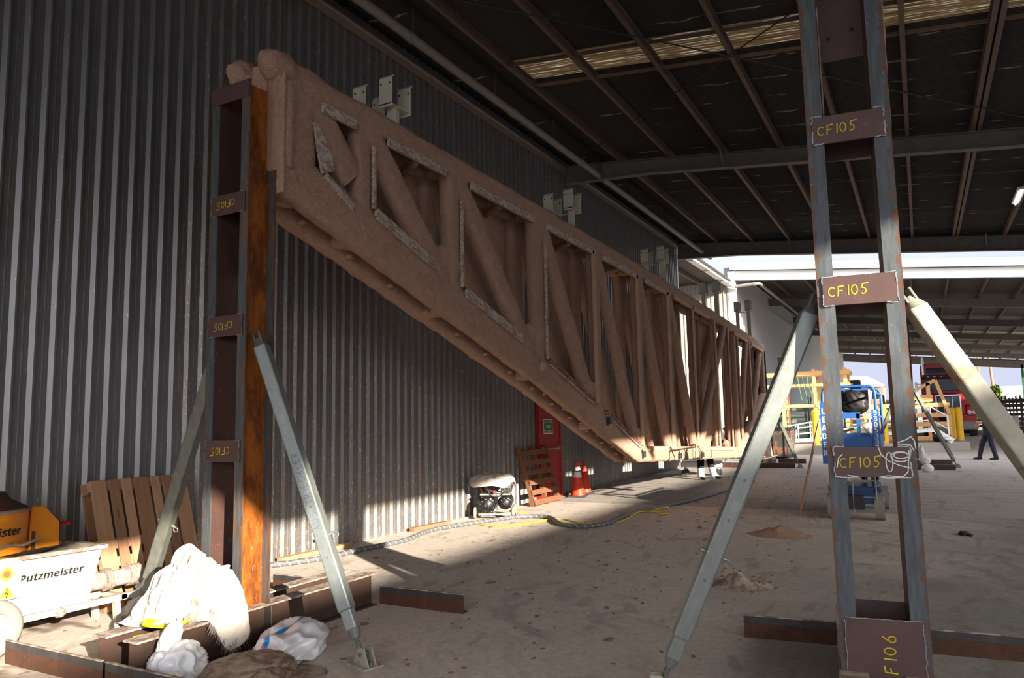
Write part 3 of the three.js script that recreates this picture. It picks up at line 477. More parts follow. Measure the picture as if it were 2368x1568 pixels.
  // stubs of studs along the underside
  for (let z = -4.7; z > -21; z -= 0.62) { put('stud', rb(0.07, 0.035, 0.05, -4.625, botY(z) + 0.045, z, 0.012), M.spray); if (z < -8) put('stud', rb(0.05, 0.03, 0.05, -4.535, botY(z - 0.2) + 0.035, z - 0.2, 0.01), M.battenTan); }
  // boards along the openings, the edges the spray was struck off against
  const fx = -4.325, board = (a, b, h, t, mat, dx = 0) => put('edge_board', bar(V(fx + dx, a[1], a[0]), V(fx + dx, b[1], b[0]), t, h, 0.006), mat);
  const bd = (z, o) => topY(z) - 0.265 - o;
  const lint = [[-4.62, -5.06], [-5.52, -6.52], [-7.03, -8.62], [-9.0, -10.66], [-11.03, -12.76], [-13.15, -14.7], [-15.0, -17.9], [-20.6, -22.4], [-22.9, -24.9]];
  lint.forEach(([a, b], i) => board([a, bd(a, 0)], [b, bd(b, 0)], 0.09, 0.035, i < 6 ? M.batten : M.battenTan));
  for (const [z, y0, y1] of [[-5.31, botTop(-5.3) + 0.02, 4.18], [-6.83, botTop(-6.83) + 0.02, 4.05], [-8.93, botTop(-8.9), 3.98]]) board([z, y0], [z, y1], 0.045, 0.03, M.batten);
  for (const z of [-10.64, -12.67, -14.52, -16.4]) board([z, botTop(z) + 0.02], [z, topY(z) - 0.24], 0.1, 0.035, M.battenTan, 0.0);
  for (const z of [-18.42, -19.85, -21.0, -22.6]) board([z, botTop(z) + 0.02], [z, topY(z) - 0.24], 0.08, 0.03, M.battenTan);
  [[-5.34, -6.25, M.batten], [-6.9, -8.2, M.batten], [-8.98, -10.5, M.battenRed], [-10.98, -12.5, M.battenRed]].forEach(([a, b, m]) => { board([a, botTop(a) + 0.01], [b, botTop(b) + 0.01], 0.075, 0.04, m); board([a, botTop(a) - 0.05], [b, botTop(b) - 0.05], 0.03, 0.03, M.batten, 0.01); });
  for (const [a, b] of [[-13.0, -14.5], [-14.9, -16.3], [-16.7, -19.8]]) board([a, botTop(a) - 0.03], [b, botTop(b) - 0.03], 0.09, 0.03, M.battenTan, 0.005);
  // patch of bare white board beside the first hole
  const pg = extr([[4.52, 4.02], [4.6, 3.98], [4.74, 3.78], [4.76, 3.66], [4.62, 3.6], [4.56, 3.8]], 0.02); pg.rotateY(Math.PI / 2).translate(-4.325, 0.12, 0); put('bare_patch', pg, M.batten);
  put('edge_board', bar(V(fx, 3.72, -4.66), V(fx, 3.52, -5.02), 0.035, 0.06, 0.006), M.batten);
  // little clamp boxes on the bottom chord
  for (const [z, y, m] of [[-8.74, 2.30, M.battenTan], [-11.03, 1.58, M.dark], [-12.62, 0.98, M.dark], [-14.86, 0.85, M.dark], [-16.6, 0.78, M.dark]]) put('clamp_box', [rb(0.06, 0.11, 0.1, -4.30, y, z, 0.01), rb(0.02, 0.16, 0.03, -4.31, y, z + 0.02, 0.005)], m);
  // loose wires on the sunlit bottom chord
  for (const [z, l] of [[-15.1, 0.25], [-15.7, 0.22], [-16.3, 0.3], [-17.3, 0.2]]) put('tie_wire', tube([V(-4.31, botY(z) + 0.3, z), V(-4.3, botY(z) + 0.18, z - l * 0.5), V(-4.3, botY(z) + 0.08, z - l * 0.4), V(-4.31, botY(z) - 0.01, z - l)], 0.006, 6), M.dark);
  // cream hanger brackets on top
  for (const z of [-5.75, -10.1, -14.6, -19.2, -23.3]) for (const cx of [-4.415, -4.745]) {
    const y = topY(z) - 0.04, front = cx > -4.6, top = 5.03 + 0.006 * (-z - 5.75) - (front ? 0 : 0.02), y0 = top - 0.33, seat = y0 + 0.03;
    const b = put('hanger_bracket', [bx(0.012, seat - y, 0.12, cx, (seat + y) / 2, z), bx(0.11, seat - y, 0.012, cx, (seat + y) / 2, z + 0.05)], M.cream);
    const sub = (n, g) => { const m = mesh(n, g, M.cream, b); m.geometry.translate(4.58, 0, 4.1); return m; };
    for (const s of [-1, 1]) { const zz = z + s * 0.15; sub('cleat', [rb(0.16, 0.3, 0.01, cx, top - 0.18, zz, 0.003), bar(V(cx, top - 0.035, zz), V(cx, top, zz - 0.035), 0.16, 0.01)]); for (const dx of [-0.055, 0.055]) sub('bolt_hole', rod(V(cx + dx, top - 0.09, zz + 0.0055), V(cx + dx, top - 0.09, zz + 0.0075), 0.011, 0.011, 10)).material = M.dark; }
    sub('seat_plate', [bx(0.14, 0.012, 0.31, cx, seat, z)]);
    if (front) sub('tie_rod', rod(V(-4.415, seat - 0.05, z), V(-4.745, seat - 0.05, z), 0.01, 0.01, 8));
  }
}

// ================================================================ STANDS AND PROPS
function channelGeo(side, y0, y1) {                           // web inside, toes outwards
  const parts = [], put = (w, h, d, x, z, flange) => {
    const g = new THREE.BoxGeometry(w, h, d).translate(x, (y0 + y1) / 2, z).toNonIndexed(); const p = g.attributes.position, uv = g.attributes.uv;
    for (let i = 0; i < p.count; i++) uv.setXY(i, flange ? 0.005 + 0.485 * clamp((0.2125 - Math.abs(p.getX(i))) / 0.09) : 0.51 + 0.48 * clamp((p.getZ(i) + 0.14) / 0.28), p.getY(i) / 4.6 + (side > 0 ? 0.04 : 0)); parts.push(g);
  };
  const H = y1 - y0; put(0.0875, H, 0.013, side * 0.16875, 0.1335, 1); put(0.0875, H, 0.013, side * 0.16875, -0.1335, 1); put(0.01, H, 0.255, side * 0.13, 0, 0); return parts;
}
const jag = (a, b, n, s) => Array.from({ length: n + 1 }, (_, i) => [a[0] + (b[0] - a[0]) * i / n + rr(-s, s), a[1] + (b[1] - a[1]) * i / n + rr(-s, s)]);
function stand(label, x, z, yaw, { plates, text: wording, flip = false, warm = 0, armL = 1.1, armFar = -1.43, big = false, chalk = false, H = 4.28 }) {
  const S = thing('steel_stand', label, 'support stand', [x, 0, z], yaw, 'steel stands'), part = (n, g, m, p = S) => mesh(n, g, m, p);
  const steel = warm ? M.channelWarm : M.channel;
  for (const s of [-1, 1]) part('channel', channelGeo(s, 0.28, H), s > 0 ? steel : M.channel);
  part('cap_plate', rb(0.425, 0.14, 0.012, 0, H - 0.075, 0.146, 0.003), M.plate);
  const plate = (y, h, zz, name = 'batten_plate') => part(name, rb(0.37, h, 0.012, 0, y, zz, 0.003), M.plate);
  plates.forEach((y, i) => {
    const p = plate(y, 0.16, 0.146); plate(y - 0.012, 0.16, -0.146);
    const O = V(flip ? -0.02 : -0.055, y, 0.152), R = V(flip ? -1 : 1, 0, 0), U = V(0, flip ? -1 : 1, 0);
    const tilt = flip ? -0.05 : 0.03; mesh('paint_marking', strokes(handwriting(wording, 0.056), 0.006, O, R.clone().add(V(0, tilt, 0)), U, flip ? 0.002 : 0.002), M.yellowPaint, p);
    const w = []; for (const s of [-1, 1]) { w.push(jag([s * 0.182, -0.072], [s * 0.182, rr(-0.04, 0.0)], 5, 0.004), jag([s * 0.182, rr(0.02, 0.04)], [s * 0.182, 0.075], 4, 0.004)); w.push(jag([s * 0.18, 0.081], [s * 0.13, 0.081], 4, 0.003), jag([s * 0.18, -0.081], [s * 0.13, -0.081], 4, 0.003)); }
    for (const l of w) mesh('weld_bead', strokes([l], rr(0.004, 0.007), V(0, y, 0.152), V(1, 0, 0), V(0, 1, 0)), M.weld, p);
    if (chalk && i === 2) {
      const c = [[...arc(0.135, 0.028, 0.045, 0.026, 0, 360, 14), ...arc(0.138, 0.034, 0.034, 0.016, 20, 380, 12)], arc(0.082, 0.0, 0.016, 0.05, 60, 420, 16), [[0.035, 0.075], [0.045, 0.04], [0.08, 0.005], [0.13, -0.018], [0.178, -0.03]], [[0.176, 0.06], [0.165, -0.05], [0.14, -0.075], [0.07, -0.07], [0.03, -0.078], [0.07, -0.082], [0.16, -0.078]], [[-0.175, -0.078], [-0.12, -0.082], [-0.07, -0.076], [-0.12, -0.07]], [[-0.17, -0.03], [-0.16, 0.02], [-0.14, 0.04]]];
      for (const l of c) mesh('chalk_scribble', strokes([l], 0.0055, V(0, y, 0.153), V(1, 0, 0), V(0, 1, 0), 0.003), M.whitePaint, p);
      for (const l of [[[0.13, 0.1], [0.17, 0.115], [0.19, 0.13], [0.205, 0.11], [0.21, 0.07]], [[0.13, 0.092], [0.185, 0.09], [0.2, 0.06]]]) mesh('chalk_scribble', strokes([l], 0.0055, V(0, y, 0.141), V(1, 0, 0), V(0, 1, 0), 0.0015), M.whitePaint, p);
    }
  });
  if (big) {
    const b = plate(0.4, 0.3, 0.146, 'foot_plate'); plate(0.45, 0.26, -0.146, 'foot_plate');
    mesh('paint_marking', strokes(handwriting('CF106', 0.062, 0.95), 0.006, V(0.02, 0.36, 0.152), V(0, 1, 0), V(-1, 0, 0), 0.002), M.yellowPaint, b);
    for (const l of [jag([-0.182, -0.15], [-0.182, 0.14], 14, 0.004), jag([0.182, -0.15], [0.182, 0.14], 14, 0.004), jag([-0.18, 0.152], [0.18, 0.152], 14, 0.003)]) mesh('weld_bead', strokes([l], 0.0045, V(0, 0.4, 0.152), V(1, 0, 0), V(0, 1, 0)), M.weld, b);
    const t = part('rear_gusset', rb(0.262, 0.5, 0.012, 0, 3.94, -0.12, 0.003), M.plate);
    for (const [dx, dy] of [[-0.06, -0.11], [0.07, -0.08]]) mesh('bolt_hole', rod(V(dx, 3.94 + dy, -0.113), V(dx, 3.94 + dy, -0.1125), 0.013, 0.013, 12), M.black, t);
    for (const [sx, yy, hh] of [[-0.118, 3.55, 0.75], [0.2145, 3.6, 0.9]]) { const g = sprayBeam([V(sx, yy - hh / 2, 0.1), V(sx, yy + hh / 2, 0.1)], 0.012, 0.05, { amp: 0.006, n: 8, step: 0.03, pw: 2 }); part('spray_crust', g, M.spray); }
  } else {
    plate(0.42, 0.2, 0.146, 'foot_plate'); plate(0.42, 0.2, -0.146, 'foot_plate');
    part('inner_panel', rb(0.25, 1.4, 0.01, 0, H - 0.8, -0.125, 0.003), M.plateSprayed);
  }
  // base: two I beams lengthwise, arms across their ends
  const bz0 = 0.95, bz1 = armFar + 0.05, L = bz0 - bz1, zc = (bz0 + bz1) / 2;
  for (const s of [-1, 1]) {
    const b = part('base_beam', [bx(0.01, 0.26, L, s * 0.155, 0.14, zc), bx(0.14, 0.012, L, s * 0.155, 0.006, zc)], M.beam);
    mesh('top_flange', rb(0.14, 0.014, L, s * 0.155, 0.273, zc, 0.002), M.dusty, b);
    for (const zz of [-0.14, 0.14]) mesh('stiffener', bx(0.13, 0.255, 0.01, s * 0.155, 0.14, zz), M.armGrey, b);
    for (const l of [jag([-0.145, 0.03], [-0.145, 0.26], 12, 0.003), jag([0.145, 0.03], [0.145, 0.26], 12, 0.003)]) mesh('weld_bead', strokes([l], 0.008, V(s * 0.225, 0, 0), V(0, 0, -1), V(0, 1, 0)), M.weld, b);
  }
  for (const [zz, l, r] of [[1.01, 1.1, 1.1], [armFar, armL, 1.1]]) for (const s of [-1, 1]) {
    const len = (s < 0 ? l : r) - 0.02, cx = s * (0.02 + len / 2 + (zz < 0 ? 0.1 : 0));
    const lenv = len - (zz < 0 ? 0.2 : 0); const a = part('base_arm', [bx(lenv, 0.1, 0.012, s > 0 || zz > 0 ? cx : cx, 0.055, zz), bx(lenv, 0.01, 0.08, cx, 0.006, zz - 0.035)], M.armRust); mesh('arm_edge', bx(lenv, 0.05, 0.014, cx, 0.13, zz), M.armGrey, a); mesh('dust_line', bx(lenv, 0.006, 0.02, cx, 0.157, zz), M.dusty, a);
  }
  part('cross_bar', [bx(0.17, 0.2, 0.012, 0, 0.13, bz1 + 0.25), bx(0.17, 0.2, 0.012, 0, 0.13, bz0 - 0.3)], M.beam);
  return S;
}
const NL = stand('near support stand under the truss end, rusty orange, with draped cloth at its foot', -4.585, -4.02, 0, { plates: [3.31, 2.36, 1.42], text: 'CF105', flip: true, warm: 1 });
mesh('paint_marking', strokes(handwriting('CM61', 0.075, 1.1), 0.009, V(-0.145, 0.15, 0.68), V(0, -1, 0), V(0, 0, -1), 0.003), M.yellowPaint, NL);
stand('empty blue-grey support stand nearest the camera, with chalk scribbles on a plate', -0.26, -4.52, 6 * Math.PI / 180, { plates: [3.18, 2.27, 1.35], text: 'CF105', armL: 0.85, armFar: -1.32, big: true, chalk: true });
stand('far support stand under the distant end of the truss', -4.585, -25.35, 0, { plates: [3.31, 2.36, 1.42], text: 'CF105', H: 3.9 });
stand('far empty support stand seen behind the near one, beside the scissor lift', -0.36, -25.3, 0, { plates: [3.3, 2.36, 1.42], text: 'CF105' });
function prop(label, top, foot, mat, { writing = false, w = 0.1 } = {}) {
  const T = thing('push_pull_prop', label, 'prop', [foot.x, foot.y, foot.z], 0, 'tilting props of the stands');
  const q = new THREE.Quaternion().setFromUnitVectors(V(0, 1, 0), top.clone().sub(foot).normalize()), L = top.distanceTo(foot);
  const put = (n, g, m, p = T) => { const o = mesh(n, g, m, p); if (p === T) o.quaternion.copy(q).multiply(new THREE.Quaternion().setFromAxisAngle(V(0, 1, 0), 0.35)); return o; };
  const y0 = L * 0.15, tube0 = put('outer_tube', rb(w, L * 0.965 - y0, w, 0, (L * 0.965 + y0) / 2, 0, 0.012), mat);
  put('inner_tube', rb(w * 0.82, 0.16, w * 0.82, 0, y0 - 0.05, 0, 0.01), mat);
  put('neck', new THREE.CylinderGeometry(w * 0.52, w * 0.36, 0.06, 4, 1).rotateY(Math.PI / 4).translate(0, y0 - 0.155, 0), mat);
  put('head', new THREE.CylinderGeometry(w * 0.25, w * 0.6, 0.07, 4, 1).rotateY(Math.PI / 4).translate(0, L * 0.965 + 0.033, 0), mat);
  put('head_clevis', [bx(0.012, 0.16, 0.06, 0.025, L - 0.06, 0), bx(0.012, 0.16, 0.06, -0.025, L - 0.06, 0)], M.galvDark);
  const th = []; for (let y = 0.12; y < y0 - 0.17; y += 0.012) th.push(new THREE.TorusGeometry(0.0165, 0.0035, 5, 12).rotateX(Math.PI / 2).translate(0, y, 0)); put('screw_thread', [rod(V(0, 0.06, 0), V(0, y0 - 0.16, 0), 0.016), ...th], M.galvDark);
  put('pin', [rod(V(-w * 0.8, L * 0.36, 0), V(w * 0.8, L * 0.36, 0), 0.012), new THREE.TorusGeometry(0.02, 0.004, 6, 14).translate(w * 0.8 + 0.01, L * 0.36 - 0.02, 0)], M.galv);
  for (const y of [0.3, 0.45, 0.55]) put('pin_hole', rod(V(0, L * y, w / 2), V(0, L * y, w / 2 + 0.001), 0.009, 0.009, 10), M.galvDark);
  const f = mesh('foot', [extr([[-0.09, 0], [0.09, 0], [0.03, 0.11], [-0.03, 0.11]], 0.01).translate(0, 0.01, 0.03), extr([[-0.09, 0], [0.09, 0], [0.03, 0.11], [-0.03, 0.11]], 0.01).translate(0, 0.01, -0.03), bx(0.22, 0.012, 0.15, 0, 0.006, 0)], M.galvWorn, T); f.rotation.y = top.x > foot.x ? 0.3 : -0.3;
  mesh('foot_bolt', [rod(V(0, 0.075, -0.05), V(0, 0.075, 0.05), 0.012), rod(V(0.07, 0.01, 0), V(0.07, 0.035, 0), 0.012)], M.galvDark, f);
  if (writing) { const s = mesh('pen_writing', strokes(handwriting('AUS TRIEGULER', 0.055, 0.85), 0.0035, V(0, L * 0.5, w / 2), V(0, 1, 0), V(-1, 0, 0), 0.0015), M.bluePen, tube0); }
  return T;
}
prop('galvanised prop with pen writing leaning from the rusty near stand to the bare floor', V(-4.37, 2.28, -4.0), V(-3.37, 0, -4.05), M.galv, { writing: true });
prop('weathered dark prop behind the draped cloth, beside the leaning pallet', V(-4.80, 2.25, -4.02), V(-6.02, 0, -4.25), M.galvDark);
prop('large grey prop left of the nearest empty stand', V(-0.48, 2.26, -4.5), V(-1.46, 0, -4.36), M.galv);
prop('rust-stained pale prop right of the nearest empty stand', V(-0.03, 2.24, -4.5), V(1.16, 0, -4.4), M.galvWorn);
prop('distant prop right of the far truss end', V(-4.37, 2.4, -25.2), V(-3.35, 0, -24.4), M.galvDark);
prop('distant prop left of the far truss end', V(-4.8, 2.4, -25.3), V(-5.9, 0, -25.4), M.galvDark);
prop('distant dark prop left of the far empty stand', V(-0.58, 2.25, -25.3), V(-1.55, 0, -25.3), M.galvDark);
prop('distant dark prop right of the far empty stand', V(-0.14, 2.3, -25.3), V(0.83, 0, -25.35), M.galvDark);
// overhead drain pipe under the roof
{
  const t = thing('drain_pipe', 'long grey drain pipe hung under the awning roof beside the wall', 'pipe', [-5.9, 6.97, 0]);
  mesh('pipe_run', rod(V(0, 0, 14), V(0, 0, -25.0), 0.068, 0.068, 16), M.pipe, t);
  for (let z = 10; z > -25; z -= 3.0) mesh('pipe_collar', rod(V(0, 0, z), V(0, 0, z - 0.1), 0.077, 0.077, 16), M.pipe, t);
  for (let z = 8; z > -24; z -= 2.3) mesh('hanger', bx(0.03, 0.42, 0.012, 0, 0.25, z), M.purlin, t);
  mesh('end_cap', new THREE.SphereGeometry(0.068, 16, 8).translate(0, 0, -25.0), M.pipe, t);
  const t2 = thing('drain_pipe', 'pale drain pipe bent from the sunlit gutter to the far awning', 'pipe', [-6.66, 7.17, -32.38]);
  mesh('pipe_run', tube([V(0, 0, 0), V(0.45, 0.02, -0.02), V(0.92, 0.04, -0.05), V(1.02, 0.04, -0.3), V(1.02, 0.04, -3), V(1.02, 0.04, -20)], 0.07, 10, 60), M.pipe, t2);
  mesh('pipe_collar', rod(V(0.76, 0.032, -0.04), V(0.88, 0.038, -0.05), 0.085), M.pipe, t2);
}
// strip lights
function striplight(label, x, y, z, I) {
  const t = thing('strip_light', label, 'light', [x, y, z], 0, 'fluorescent strip lights');
  mesh('housing', bx(0.14, 0.06, 1.25, 0, 0.045, 0), M.white, t);
  const e = new THREE.MeshStandardMaterial({ color: 0xffffff, emissive: 0xffffff, emissiveIntensity: 2.2 });
  mesh('tube_lamp', rod(V(0, 0, -0.6), V(0, 0, 0.6), 0.019), e, t);
  const a = new THREE.RectAreaLight(0xf4f8ff, I, 0.04, 1.2); a.position.set(x, y - 0.03, z); a.lookAt(x, y - 3, z); scene.add(a);
}
striplight('lit fluorescent strip under the near awning at the right edge', 2.17, 6.18, -19, 14);
striplight('lit strip light nearest in the far awning', -0.6, 6.6, -45, 14); striplight('lit strip light in the middle of the far awning', -1.1, 6.5, -55, 14); striplight('lit strip light deepest in the far awning', -1.6, 6.5, -67, 14);

// ================================================================ THINGS ON THE NEAR FLOOR
// ---- mortar mixing pump
{
  const t = thing('mortar_pump', 'orange and white mortar mixing pump at the left edge', 'mixer pump', [-6.2, 0, -3.1]);
  const g = (n, geo, m, p = t) => { const o = mesh(n, geo, m, p); if (p === t || true) o.geometry.translate(6.2, 0, 3.1); return o; };
  const face = [[2.35, 0.67], [3.84, 0.645], [3.74, 0.235], [2.5, 0.235]];            // along -z, y
  const plate = (x, pts = face, d = 0.012) => extr(pts, d).rotateY(Math.PI / 2).translate(x, 0, 0);
  const h = g('hopper', [plate(-5.95), plate(-6.5), bar(V(-6.225, 0.645, -3.84), V(-6.225, 0.235, -3.74), 0.56, 0.012), bx(0.56, 0.012, 1.27, -6.225, 0.24, -3.135), bx(0.56, 0.42, 0.012, -6.225, 0.45, -2.42)], M.hopper);
  g('rim', [bar(V(-5.94, 0.672, -2.35), V(-5.94, 0.648, -3.86), 0.05, 0.03, 0.006), bar(V(-6.51, 0.672, -2.35), V(-6.51, 0.648, -3.86), 0.05, 0.03, 0.006), bx(0.6, 0.03, 0.05, -6.225, 0.648, -3.86)], M.dusty, h);
  const sand = new THREE.PlaneGeometry(0.54, 1.3, 14, 24).rotateX(-Math.PI / 2); { const p = sand.attributes.position; for (let i = 0; i < p.count; i++) p.setY(i, 0.06 * n3(p.getX(i) * 6, 0, p.getZ(i) * 6) + 0.05 * Math.max(0, -p.getZ(i))); } sand.computeVertexNormals(); g('mortar_heap', sand.translate(-6.225, 0.58, -3.2), M.dusty, h);
  const l1 = text('Putzmeister', 0.052, 0.002, 0.18); l1.scale(1.15, 1, 1).rotateY(Math.PI / 2).translate(-5.942, 0.505, -3.455); g('lettering', l1, M.black, h);
  const fold = g('side_fold', bar(V(-5.945, 0.64, -3.79), V(-5.945, 0.25, -3.7), 0.006, 0.012), M.hopper, h);
  const cp = g('control_panel', rb(0.03, 0.27, 0.42, -5.925, 0.515, -3.0, 0.006), M.hopper);
  g('sticker', rod(V(-5.909, 0.565, -3.105), V(-5.907, 0.565, -3.105), 0.045, 0.045, 24), std(0xe8b03a), cp); g('sticker', rod(V(-5.9068, 0.565, -3.105), V(-5.9062, 0.565, -3.105), 0.026, 0.026, 20), std(0xd8562e), cp);
  g('sticker', extr([[3.06, 0.40], [3.16, 0.40], [3.11, 0.485]], 0.002).rotateY(Math.PI / 2).translate(-5.907, 0, 0), std(0xe8c62a), cp); g('sticker', strokes([[[0.005, 0.03], [-0.012, -0.002], [0.006, 0], [-0.006, -0.03]]], 0.006, V(-5.905, 0.43, -3.11), V(0, 0, -1), V(0, 1, 0)), M.black, cp);
  const wheel = (x, z, p = t) => { const w = g('wheel', new THREE.TorusGeometry(0.15, 0.055, 12, 28).rotateY(Math.PI / 2).translate(x, 0.205, z), M.tyreDust, p); g('hub', [rod(V(x - 0.04, 0.205, z), V(x + 0.04, 0.205, z), 0.105, 0.105, 24), rod(V(x - 0.06, 0.205, z), V(x + 0.065, 0.205, z), 0.03)], M.hopper, w); };
  wheel(-5.86, -3.0); wheel(-6.6, -3.0);
  g('axle', rod(V(-6.6, 0.205, -3.0), V(-5.86, 0.205, -3.0), 0.02), M.grey);
  g('frame_rail', [bar(V(-6.0, 0.2, -2.6), V(-6.0, 0.2, -4.3), 0.05, 0.05), bar(V(-6.3, 0.2, -2.6), V(-6.3, 0.2, -4.1), 0.05, 0.05), bx(0.35, 0.04, 0.05, -6.15, 0.2, -4.08)], M.hopper);
  for (const [x, z] of [[-6.0, -4.02], [-6.0, -4.28], [-6.3, -4.02]]) g('leg', [bar(V(x, 0.19, z), V(x, 0.0, z - 0.02), 0.045, 0.045)], M.hopper);
  g('pump_tube', [rod(V(-6.2, 0.32, -3.75), V(-6.12, 0.34, -4.25), 0.07), rod(V(-6.15, 0.335, -4.0), V(-6.145, 0.337, -4.05), 0.095), rod(V(-6.13, 0.34, -4.2), V(-6.12, 0.34, -4.3), 0.09)], M.dusty);
  g('outlet', [blob(0.05, 0.04, 0.05, 0.2).translate(-6.0, 0.19, -3.55)], M.dusty);
  // orange mixing drum
  const d = g('drum', new THREE.CylinderGeometry(0.33, 0.32, 0.30, 40, 1, true).translate(-6.3, 0.84, -3.08), M.orangePaint);
  g('drum_cone', [new THREE.CylinderGeometry(0.19, 0.33, 0.08, 40).translate(-6.3, 1.05, -3.08), new THREE.CylinderGeometry(0.17, 0.2, 0.05, 32).translate(-6.3, 1.11, -3.08)], M.armRust, d);
  g('drum_rim', [new THREE.TorusGeometry(0.332, 0.014, 8, 44).rotateX(Math.PI / 2).translate(-6.3, 1.0, -3.08)], M.dusty, d);
  g('drum_funnel', new THREE.CylinderGeometry(0.32, 0.2, 0.1, 32).translate(-6.3, 0.66, -3.08), M.orangePaint, d);
  const lt = text('Putzmeister', 0.058, 0.004, 0.18); { const p = lt.attributes.position; for (let i = 0; i < p.count; i++) { const a = -0.22 + p.getX(i) / 0.325, r = 0.329 + p.getZ(i); p.setXYZ(i, -6.3 + r * Math.cos(a - 0.02), 0.86 + p.getY(i), -3.08 - r * Math.sin(a + 0.0)); } lt.computeVertexNormals(); } g('lettering', lt, M.black, d);
  const gd = g('guard', extr([[3.38, 0.685], [3.385, 1.0], [3.48, 1.0], [3.595, 0.87], [3.6, 0.69]], 0.16, 0.006).rotateY(Math.PI / 2).translate(-6.22, 0, 0), M.orangePaint); g('hinge', rod(V(-6.13, 0.68, -3.4), V(-6.13, 0.82, -3.4), 0.012), M.armRust, gd);
  g('hose_loop', tube([V(-5.98, 0.70, -2.7), V(-5.97, 0.72, -2.95), V(-5.98, 0.76, -3.15), V(-6.0, 0.745, -3.25), V(-6.02, 0.78, -3.4)], 0.012, 6), M.dusty, d);
  g('handle', rod(V(-6.22, 0.845, -3.62), V(-6.22, 0.84, -3.73), 0.013, 0.018, 12), std(0xa5182a, { roughness: 0.4 }), gd); g('handle_bar', rod(V(-6.22, 0.8, -3.58), V(-6.22, 0.845, -3.64), 0.007), M.grey, gd);
}
// ---- cloth surfaces from rings of points
function drape(rings, nA, nR, fold, fr, seedv = 0) {               // rings: lists of Vector3 with the same count, centre first
  const K = rings[0].length, cur = rings.map(r => new THREE.CatmullRomCurve3(r, true, 'catmullrom', 0.5)), pos = [], uv = [], idx = [];
  for (let j = 0; j <= nR; j++) for (let i = 0; i <= nA; i++) {
    const a = i / nA, s = j / nR * (rings.length - 1), k = Math.min(rings.length - 2, Math.floor(s)), f = s - k;
    const g = n => cur[clamp(n, 0, rings.length - 1)].getPoint(a % 1), p0 = g(k - 1), p1 = g(k), p2 = g(k + 1), p3 = g(k + 2);
    const cr = (a0, b, c, d) => 0.5 * (2 * b + (c - a0) * f + (2 * a0 - 5 * b + 4 * c - d) * f * f + (3 * b - a0 - 3 * c + d) * f * f * f);
    const p = V(cr(p0.x, p1.x, p2.x, p3.x), cr(p0.y, p1.y, p2.y, p3.y), cr(p0.z, p1.z, p2.z, p3.z)), c0 = rings[0][0], r = j / nR;
    const w = Math.sin(Math.PI * Math.min(1, r * 1.1)) ** 0.7 * fold, ca = Math.cos(a * 6.2832), sa = Math.sin(a * 6.2832);
    const rid = 1 - 2 * Math.abs(n3(ca * fr + seedv, sa * fr, r * 1.6)) * 1.6, cre = Math.pow(clamp(1 - Math.abs(n3(ca * fr * 0.8 + seedv + 5, sa * fr * 0.8 + r, r * 1.1 + ca)) * 4.5), 3), cre2 = Math.pow(clamp(1 - Math.abs(n3(p.x * 5 + seedv, p.y * 6, p.z * 5)) * 5), 3), d = w * (0.7 * rid + 0.8 * n3(p.x * 9, p.y * 9, p.z * 9) - 1.5 * cre - 0.9 * cre2);
    const o = p.clone().sub(c0); o.y = 0.1; o.normalize(); p.addScaledVector(o, d); p.y += d * 0.4; pos.push(p.x, p.y, p.z); uv.push(p.x + p.y * 0.7, p.z + p.y * 0.4);
  }
  for (let j = 0; j < nR; j++) for (let i = 0; i < nA; i++) { const a = j * (nA + 1) + i, b = a + nA + 1; idx.push(a, a + 1, b, b, a + 1, b + 1); }
  const g = new THREE.BufferGeometry(); g.setAttribute('position', new THREE.Float32BufferAttribute(pos, 3)); g.setAttribute('uv', new THREE.Float32BufferAttribute(uv, 2)); g.setIndex(idx); g.computeVertexNormals(); return g;
}
